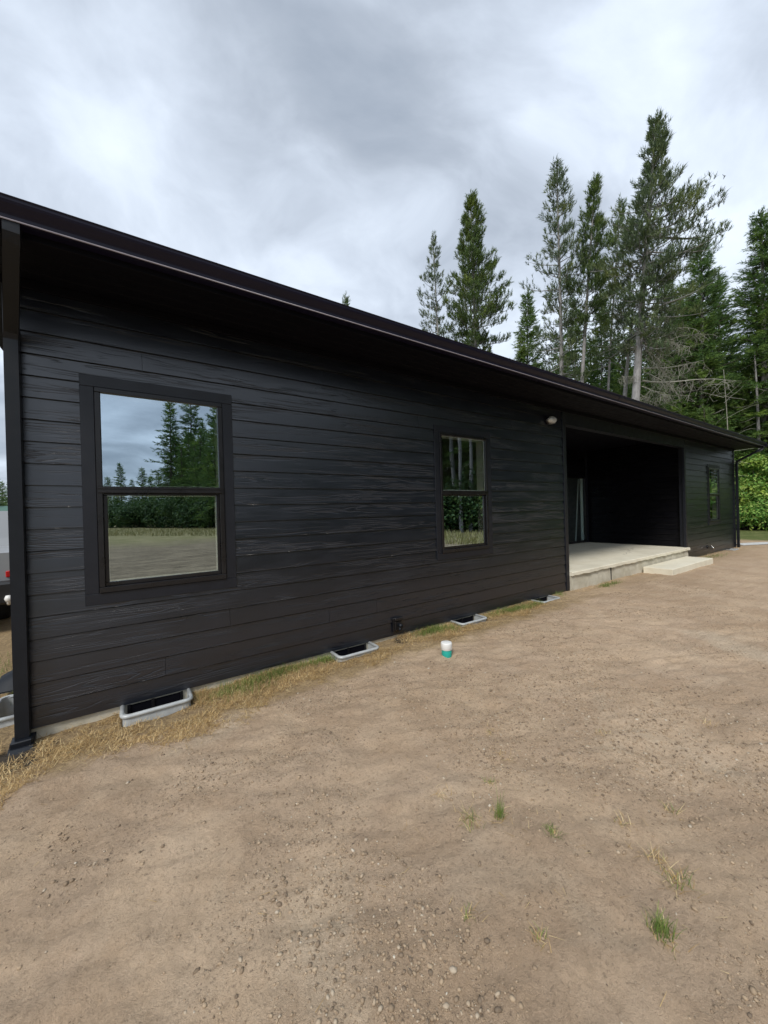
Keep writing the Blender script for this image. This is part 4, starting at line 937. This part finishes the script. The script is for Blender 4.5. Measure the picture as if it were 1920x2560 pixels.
bgp = [(1340, 905, 30, 1, .7), (1400, 850, 32, 0, 1), (1475, 850, 31, 1, 1), (1545, 800, 30, 0, 1), (1600, 760, 31, 0, 1), (1660, 700, 29, 0, 1), (1705, 680, 30, 1, 1), (1640, 850, 24, 1, 1), (1690, 830, 25, 0, 1), (1560, 900, 25, 1, 1), (1500, 930, 24, 3, 1), (1760, 800, 27, 0, 1), (1830, 830, 29, 0, 1), (1900, 760, 28, 0, 1), (1740, 920, 23, 3, 1), (1660, 930, 21, 1, 1), (1800, 960, 23, 1, 1), (1870, 900, 25, 0, 1), (1940, 850, 24, 0, 1), (1990, 800, 22, 0, 1), (2040, 850, 25, 0, 1), (1960, 980, 20, 1, 1), (1530, 870, 34, 0, 1), (1720, 760, 36, 0, 1), (1860, 980, 27, 1, 1)]
HERO = [(1176, 'the bushy second pine'), (1319, 'the bright young fir'), (1391, 'the open airy pine'), (1470, 'the dense topped pine'), (1540, 'the clumpy dark pine'), (1615, 'the tallest pine'), (1755, 'the broad dark fir'), (1898, 'the right edge fir')]
SEEN = {}
def where(px, py, D, what):
    h = min(HERO, key=lambda q: abs(q[0]-px)); side = 'left of' if px < h[0]-8 else 'right of' if px > h[0]+8 else 'straight behind'
    if px > 1920: h = (0, 'the right photo edge'); side = 'past'
    far = 'farther' if D > 27 else 'nearer'; ht = 'tall' if py < 800 else 'low' if py > 900 else 'middling'
    l = '%s %s %s %s' % (ht, what, side, h[1]); l = l+', %s row' % far
    SEEN[l] = SEEN.get(l, 0)+1
    return l if SEEN[l] == 1 else l+', %s from left' % ['', '', 'second', 'third', 'fourth', 'fifth', 'sixth'][min(6, SEEN[l])]
bgp.sort()
for (px, py, D, i, _) in bgp:
    t_ = at(px, py, D); H0 = (14, 12, 17, 9)[i]; s_ = t_[2]/H0; b = A([t_[0], t_[1]]); forest(i, b[0], b[1], s_, where(px, py, D, ('dark fir', 'dark fir', 'dark pine', 'light green fir')[i]), GB)
# trees the panes mirror: across the yard and field (mirrored pixel, depth)
LM = 'one of the conifers across the yard, seen only mirrored in the windows'; GM = 'conifers mirrored in the windows'
mirp = [(424, 1007, 62, 0), (470, 1075, 58, 0), (500, 1060, 50, 0), (535, 1040, 46, 0), (455, 1120, 55, 1), (570, 1010, 44, 0), (485, 1110, 54, 1), (520, 1110, 48, 1), (300, 1165, 75, 0), (355, 1168, 78, 1), (392, 1172, 76, 1), (330, 1200, 80, 1), (375, 1195, 82, 1), (270, 1190, 80, 1), (410, 1185, 78, 1), (250, 1215, 85, 1), (290, 1225, 85, 1), (345, 1228, 82, 0), (440, 1200, 64, 1),
        (620, 1000, 42, 0), (660, 980, 40, 0), (700, 960, 38, 0), (750, 930, 36, 0), (800, 900, 34, 0), (850, 870, 32, 0), (905, 840, 31, 0), (960, 800, 30, 2), (1010, 780, 29, 2), (1050, 760, 28, 2), (1085, 700, 33, 2), (1110, 720, 30, 0), (1118, 700, 27, 2), (1136, 700, 23.5, 2), (1150, 700, 31, 0), (1163, 690, 24, 2), (1195, 680, 27, 0), (1230, 700, 26, 0), (1280, 690, 25, 0), (1340, 680, 24, 0), (1400, 700, 23, 0), (1100, 900, 30, 0), (1145, 880, 31, 0), (1190, 900, 30, 0), (1480, 720, 22, 0), (1560, 740, 21, 0), (1650, 760, 20, 0), (1740, 780, 20, 0), (1830, 800, 19, 0)]+[(x, 820+30*((x//30) % 3), 36+(x % 7), (x//30) % 2) for x in range(960, 1420, 26)]+[(x, 990+40*((x//25) % 3), 58+(x % 9), (x//25) % 2) for x in range(440, 900, 34)]
for (px, py, D, i) in mirp:
    if px > 1300: D += 7; py += 60
    t_ = mir(px, py, D); H0 = (14, 12, 17, 9)[i]; forest(i, t_[0], t_[1], t_[2]/H0, LM, GM)
# far left: trees beyond the field
for (px, py, D, i) in ((-20, 1170, 62, 0), (5, 1200, 66, 1), (-60, 1150, 60, 0), (25, 1185, 70, 0), (-110, 1160, 62, 1), (45, 1215, 75, 1), (70, 1200, 75, 0), (-160, 1180, 65, 0)):
    t_ = at(px, py, D); forest(i, t_[0], t_[1], t_[2]/(14, 12, 17, 9)[i], 'one of the distant conifers left of the house behind the tan building', 'distant conifers at the left')
# ---- shrubs
def shrub(name, loc, rx, ry, h, nleaf, seed, mat, label, grp, leaf=(.05, .1), lumps=16):
    r = np.random.default_rng(seed); e_ = empty(name, loc, 0, label, 'shrub', grp)
    cen = np.stack([r.uniform(-.7, .7, lumps)*rx, r.uniform(-.7, .7, lumps)*ry, r.uniform(.2, .8, lumps)*h], 1); rad = r.uniform(.18, .5, lumps)*min(rx, ry, h*.8)*1.3
    k = r.integers(0, lumps, nleaf); d = r.normal(0, 1, (nleaf, 3)); d /= np.linalg.norm(d, axis=1)[:, None]
    q = cen[k]+d*(rad[k]*r.uniform(.55, 1.12, nleaf))[:, None]*A([1.15, 1.15, .85]); q[:, 2] = np.abs(q[:, 2])+.03
    nrm = d*.6+r.normal(0, .5, (nleaf, 3))+A([0, 0, .7]); nrm /= np.linalg.norm(nrm, axis=1)[:, None]
    a_ = np.cross(nrm, r.normal(0, 1, (nleaf, 3))); a_ /= np.linalg.norm(a_, axis=1)[:, None]; b_ = np.cross(nrm, a_); s_ = r.uniform(*leaf, nleaf)[:, None]
    T = np.stack([q-a_*s_, q-b_*s_*.5+nrm*s_*.12, q+a_*s_, q+b_*s_*.5+nrm*s_*.12], 1); tri_mesh('leaves', T, mat, e_)
    mb = MB()
    for c_ in cen: mb.tube([A([c_[0]*.2, c_[1]*.2, -.1]), A([c_[0]*.6, c_[1]*.6, c_[2]*.5]), c_], [.03, .02, .01], 5, False)
    mb.build('stems', 'bark_dark', e_); return e_
GS = 'shrubs beyond the far corner'
def gp_(px, D): p = at(px, 1280, D); return (p[0], p[1], float(gz(p[0], p[1])))
for (px, D, rx, h, n_, sd_, mt_, lb) in ((1870, 18.3, 1.0, 1.35, 3800, 1, 'leaf', 'low yellow green shrub right next to the far downspout'), (1935, 17.6, 1.1, 1.3, 3800, 2, 'leaf', 'low yellow green shrub at the right photo edge'),
        (1850, 19.0, 1.1, 3.4, 5600, 3, 'leaf', 'bright green leafy bush just right of the far corner, behind the low shrub'), (1905, 18.8, 1.2, 4.3, 7200, 4, 'leaf', 'tall bright green leafy bush in front of the pale trunk'), (1965, 18.6, 1.4, 4.4, 7200, 5, 'leaf', 'tall green bush past the right photo edge'),
        (1800, 21, 1.6, 2.6, 4200, 6, 'leaf_dark', 'dark green bush behind the far end of the house'), (1880, 21.5, 1.6, 3.6, 4600, 7, 'leaf_dark', 'dark green bush under the firs at the right'), (2050, 17.5, 1.8, 2.6, 4200, 8, 'leaf', 'wide green bush outside the right edge, mirrored in the far window')):
    p = gp_(px, D); shrub('shrub', p, rx, rx, h, n_, sd_, mt_, lb, GS, (.05, .095))
# mirrored shrubs at the forest edge
first = shrub('shrub', (0, 0, 0), 2.4, 2.4, 3.0, 3600, 31, 'leaf_dark', '', '', (.09, .17), 12); kk = kids_of(first); u1 = False
LS = 'one of the bushes along the far forest edge, seen only mirrored in the windows'
ms = [(x, 60-(x-300)*.045, .85+.25*random.random()) for x in range(215, 640, 24)]+[(x, 40-(x-640)*.022, 1.) for x in range(640, 1010, 45)]+[(x, 26-(x-1010)*.006, .9) for x in range(1010, 1300, 30)]+[(x, 21, .9) for x in range(1320, 1900, 60)]
second = shrub('shrub', (0, 0, 0), 2.4, 2.4, 3.2, 3600, 32, 'leaf', '', '', (.08, .15), 12); kk2 = kids_of(second); u2 = False
for (px, D, s_) in ms:
    t_ = mir(px, 1290, D)
    if px > 1260: o = second if not u2 else copy_tree(second, kk2); u2 = True
    else: o = first if not u1 else copy_tree(first, kk); u1 = True
    if D > 45: s_ *= 1.25
    o.location = (t_[0], t_[1], float(gz(t_[0], t_[1]))); o.scale = (s_, s_, s_*random.uniform(.8, 1.3)); o.rotation_euler = (0, 0, random.uniform(0, 6.28)); tag(o, LS, 'shrub', 'bushes mirrored in the windows')
# understory bushes behind the house seen above the roofline
for (px, py, D) in sorted(((1560, 985, 20), (1640, 1000, 19.5), (1700, 1020, 19.5), (1760, 1050, 19.5), (1480, 985, 24), (1400, 960, 26), (1600, 1010, 22), (1820, 1075, 20.5))):
    t_ = at(px, py-25, D); forest((1, 3)[px % 40 == 0], t_[0], t_[1], t_[2]/((12, 9)[px % 40 == 0]), where(px, 905, 0, 'young conifer'), 'young conifers behind the roof')
# tall field grass mirrored in the windows
n = 9000; px_ = rng.uniform(200, 1250, n); dm = np.interp(px_, [200, 600, 1000, 1250], [36, 30, 20, 17]); D = dm-3+rng.uniform(0, 1, n)**1.2*np.interp(px_, [200, 600, 1250], [22, 14, 6])
q = CAM+(fw+rt*((px_-960)/F_PX)[:, None])*D[:, None]; q[:, 1] = -q[:, 1]; q[:, 2] = gz(q[:, 0], q[:, 1])
o = blades_obj('field_grass', q, 'fieldgrass', (.12, .34), (.02, .05), (0, .4), (0, .6)); tag(o, 'tall yellow field grass across the yard, mirrored in the windows', 'grass', kind='stuff')
# ------------------------------------------------------------------ birds
def bird(px, py, D, ax, flap, lab, s_=1.):
    e_ = bpy.data.objects.new('tmp', None); mb = MB(); p = at(px, py, D)
    fdir = rt*ax[0]+up*ax[1]; fdir /= np.linalg.norm(fdir); sdir = np.cross(fdir, fw*1.); b = []
    mb.tube([fdir*-.16*s_, fdir*-.09*s_, fdir*0, fdir*.09*s_, fdir*.13*s_], [.006, .024*s_, .034*s_, .024*s_, .008], 8)
    for sg in (-1, 1):
        wd_ = sdir*sg*flap[0]+fw*.25-fdir*flap[1]; wd_ /= np.linalg.norm(wd_)
        a0, a1, a2 = fdir*.05*s_, fdir*-.05*s_, wd_*.36*s_; m1 = wd_*.16*s_+fdir*.05*s_; t_ = -fw*.006
        V = [a0, m1, a2, wd_*.18*s_-fdir*.06*s_, a1]; V = V+[v+t_ for v in V]; mb.add(V, [(0, 1, 2, 3, 4), (9, 8, 7, 6, 5), (0, 1, 6, 5), (1, 2, 7, 6), (2, 3, 8, 7), (3, 4, 9, 8)])
    o = mb.build('bird', plain('bird_dark', (.07, .075, .09), .7)); o.location = p; tag(o, lab, 'bird', 'birds in the sky'); return o
bird(1786, 463, 34, (.75, .65), (.5, .9), 'lower left dark bird with wings swept narrow, in flight right of the tallest pine')
bird(1812, 440, 40, (.9, .2), (1., .6), 'upper right bird with spread wings in flight right of the tallest pine')
# ------------------------------------------------------------------ pickup and tan building in the left sliver
M['car_paint'] = plain('car_paint', (.30, .31, .32), .35, 0, .01, 2); M['car_black'] = plain('car_black', (.015, .015, .016), .45); M['red_lens'] = plain('red_lens', (.45, .01, .01), .2, 0, .05); M['tyre'] = plain('tyre', (.02, .02, .02), .9)
tk = empty('pickup_truck', (-2.27, 3.5, -.10), math.radians(12), 'silver pickup truck with black rear bumper and red tail lights parked past the left corner', 'pickup truck')
def P2(prof, x0, x1, mat, nm, par=tk): mb = MB(); mb.prism(prof, 'x', x0, x1); return mb.build(nm, mat, par)
P2([(0, .62), (0, 1.10), (1.75, 1.12), (1.85, 1.25), (2.15, 1.72), (3.35, 1.74), (3.95, 1.2), (5.05, 1.08), (5.2, .95), (5.22, .5), (4.9, .42), (4.75, .7), (4.5, .86), (4.15, .86), (3.9, .7), (3.8, .42), (1.6, .42), (1.5, .7), (1.25, .86), (.9, .86), (.65, .7), (.55, .5), (.0, .5)], -.92, .92, 'car_paint', 'body')
P2([(-.004, .92), (-.004, 1.06), (-.02, 1.06), (-.02, .92)], -.7, .7, 'steel', 'tailgate')
P2([(2.02, 1.3), (2.25, 1.66), (3.3, 1.67), (3.75, 1.27)], -.925, .925, 'soffit', 'side_window')
P2([(1.92, 1.28), (2.16, 1.66), (2.13, 1.68), (1.87, 1.30)], -.75, .75, 'soffit', 'rear_window')
mb = MB(); mb.bbox(-.95, .95, -.22, -.005, .42, .72, .03); mb.build('rear_bumper', 'car_black', tk)
for sx in (-1, 1):
    mb = MB(); mb.bbox(min(sx*.84, sx*.935), max(sx*.84, sx*.935), -.02, .06, .76, .85, .01); mb.build('tail_light', 'red_lens', tk)
    for yy in (1.07, 4.33):
        mb = MB(); mb.lathe([(.30, -.11), (.36, -.08), (.37, 0), (.36, .08), (.30, .11)], (sx*.80, yy, .37), 28, 'x'); wh = mb.build('wheel', 'tyre', tk)
        mb = MB(); mb.lathe([(.20, sx*.115), (.21, sx*.10), (.18, sx*.09), (.05, sx*.12), (.02, sx*.125)], (sx*.80, yy, .37), 20, 'x'); mb.build('rim', 'chrome', wh)
mb = MB(); mb.lathe([(.0, -.045), (.03, -.04), (.045, 0), (.03, .04), (.0, .045)], (.86, -.24, .50), 16); mb.tube([(.86, -.2, .42), (.86, -.24, .47)], .02, 8); mb.build('hitch_ball', 'pipe_white', tk)
bl = empty('tan_building', tuple(at(-45, 1290, 58)*A([1, 1, 0])), math.radians(8), 'small tan building with a green roof across the field at the left', 'building')
mb = MB(); mb.box(-5, 5, 0, 7, 0, 2.5); mb.build('wall', plain('tan_wall', (.42, .33, .22), .8), bl)
mb = MB(); mb.prism([(-.5, 2.45), (3.5, 3.9), (7.5, 2.45), (7.5, 2.6), (3.5, 4.05), (-.5, 2.6)], 'x', -5.5, 5.5); mb.build('roof', plain('green_roof', (.07, .14, .11), .7), bl)
for xx in (-3, 1.5, 3.9): mb = MB(); mb.bbox(xx-.45, xx+.45, -.03, .01, .9, 2.0, .01); mb.build('window', 'drywall', bl)
mb = MB(); mb.bbox(-1.2, -.2, -.04, .01, 0, 2.1, .01); mb.build('door', 'drywall', bl)
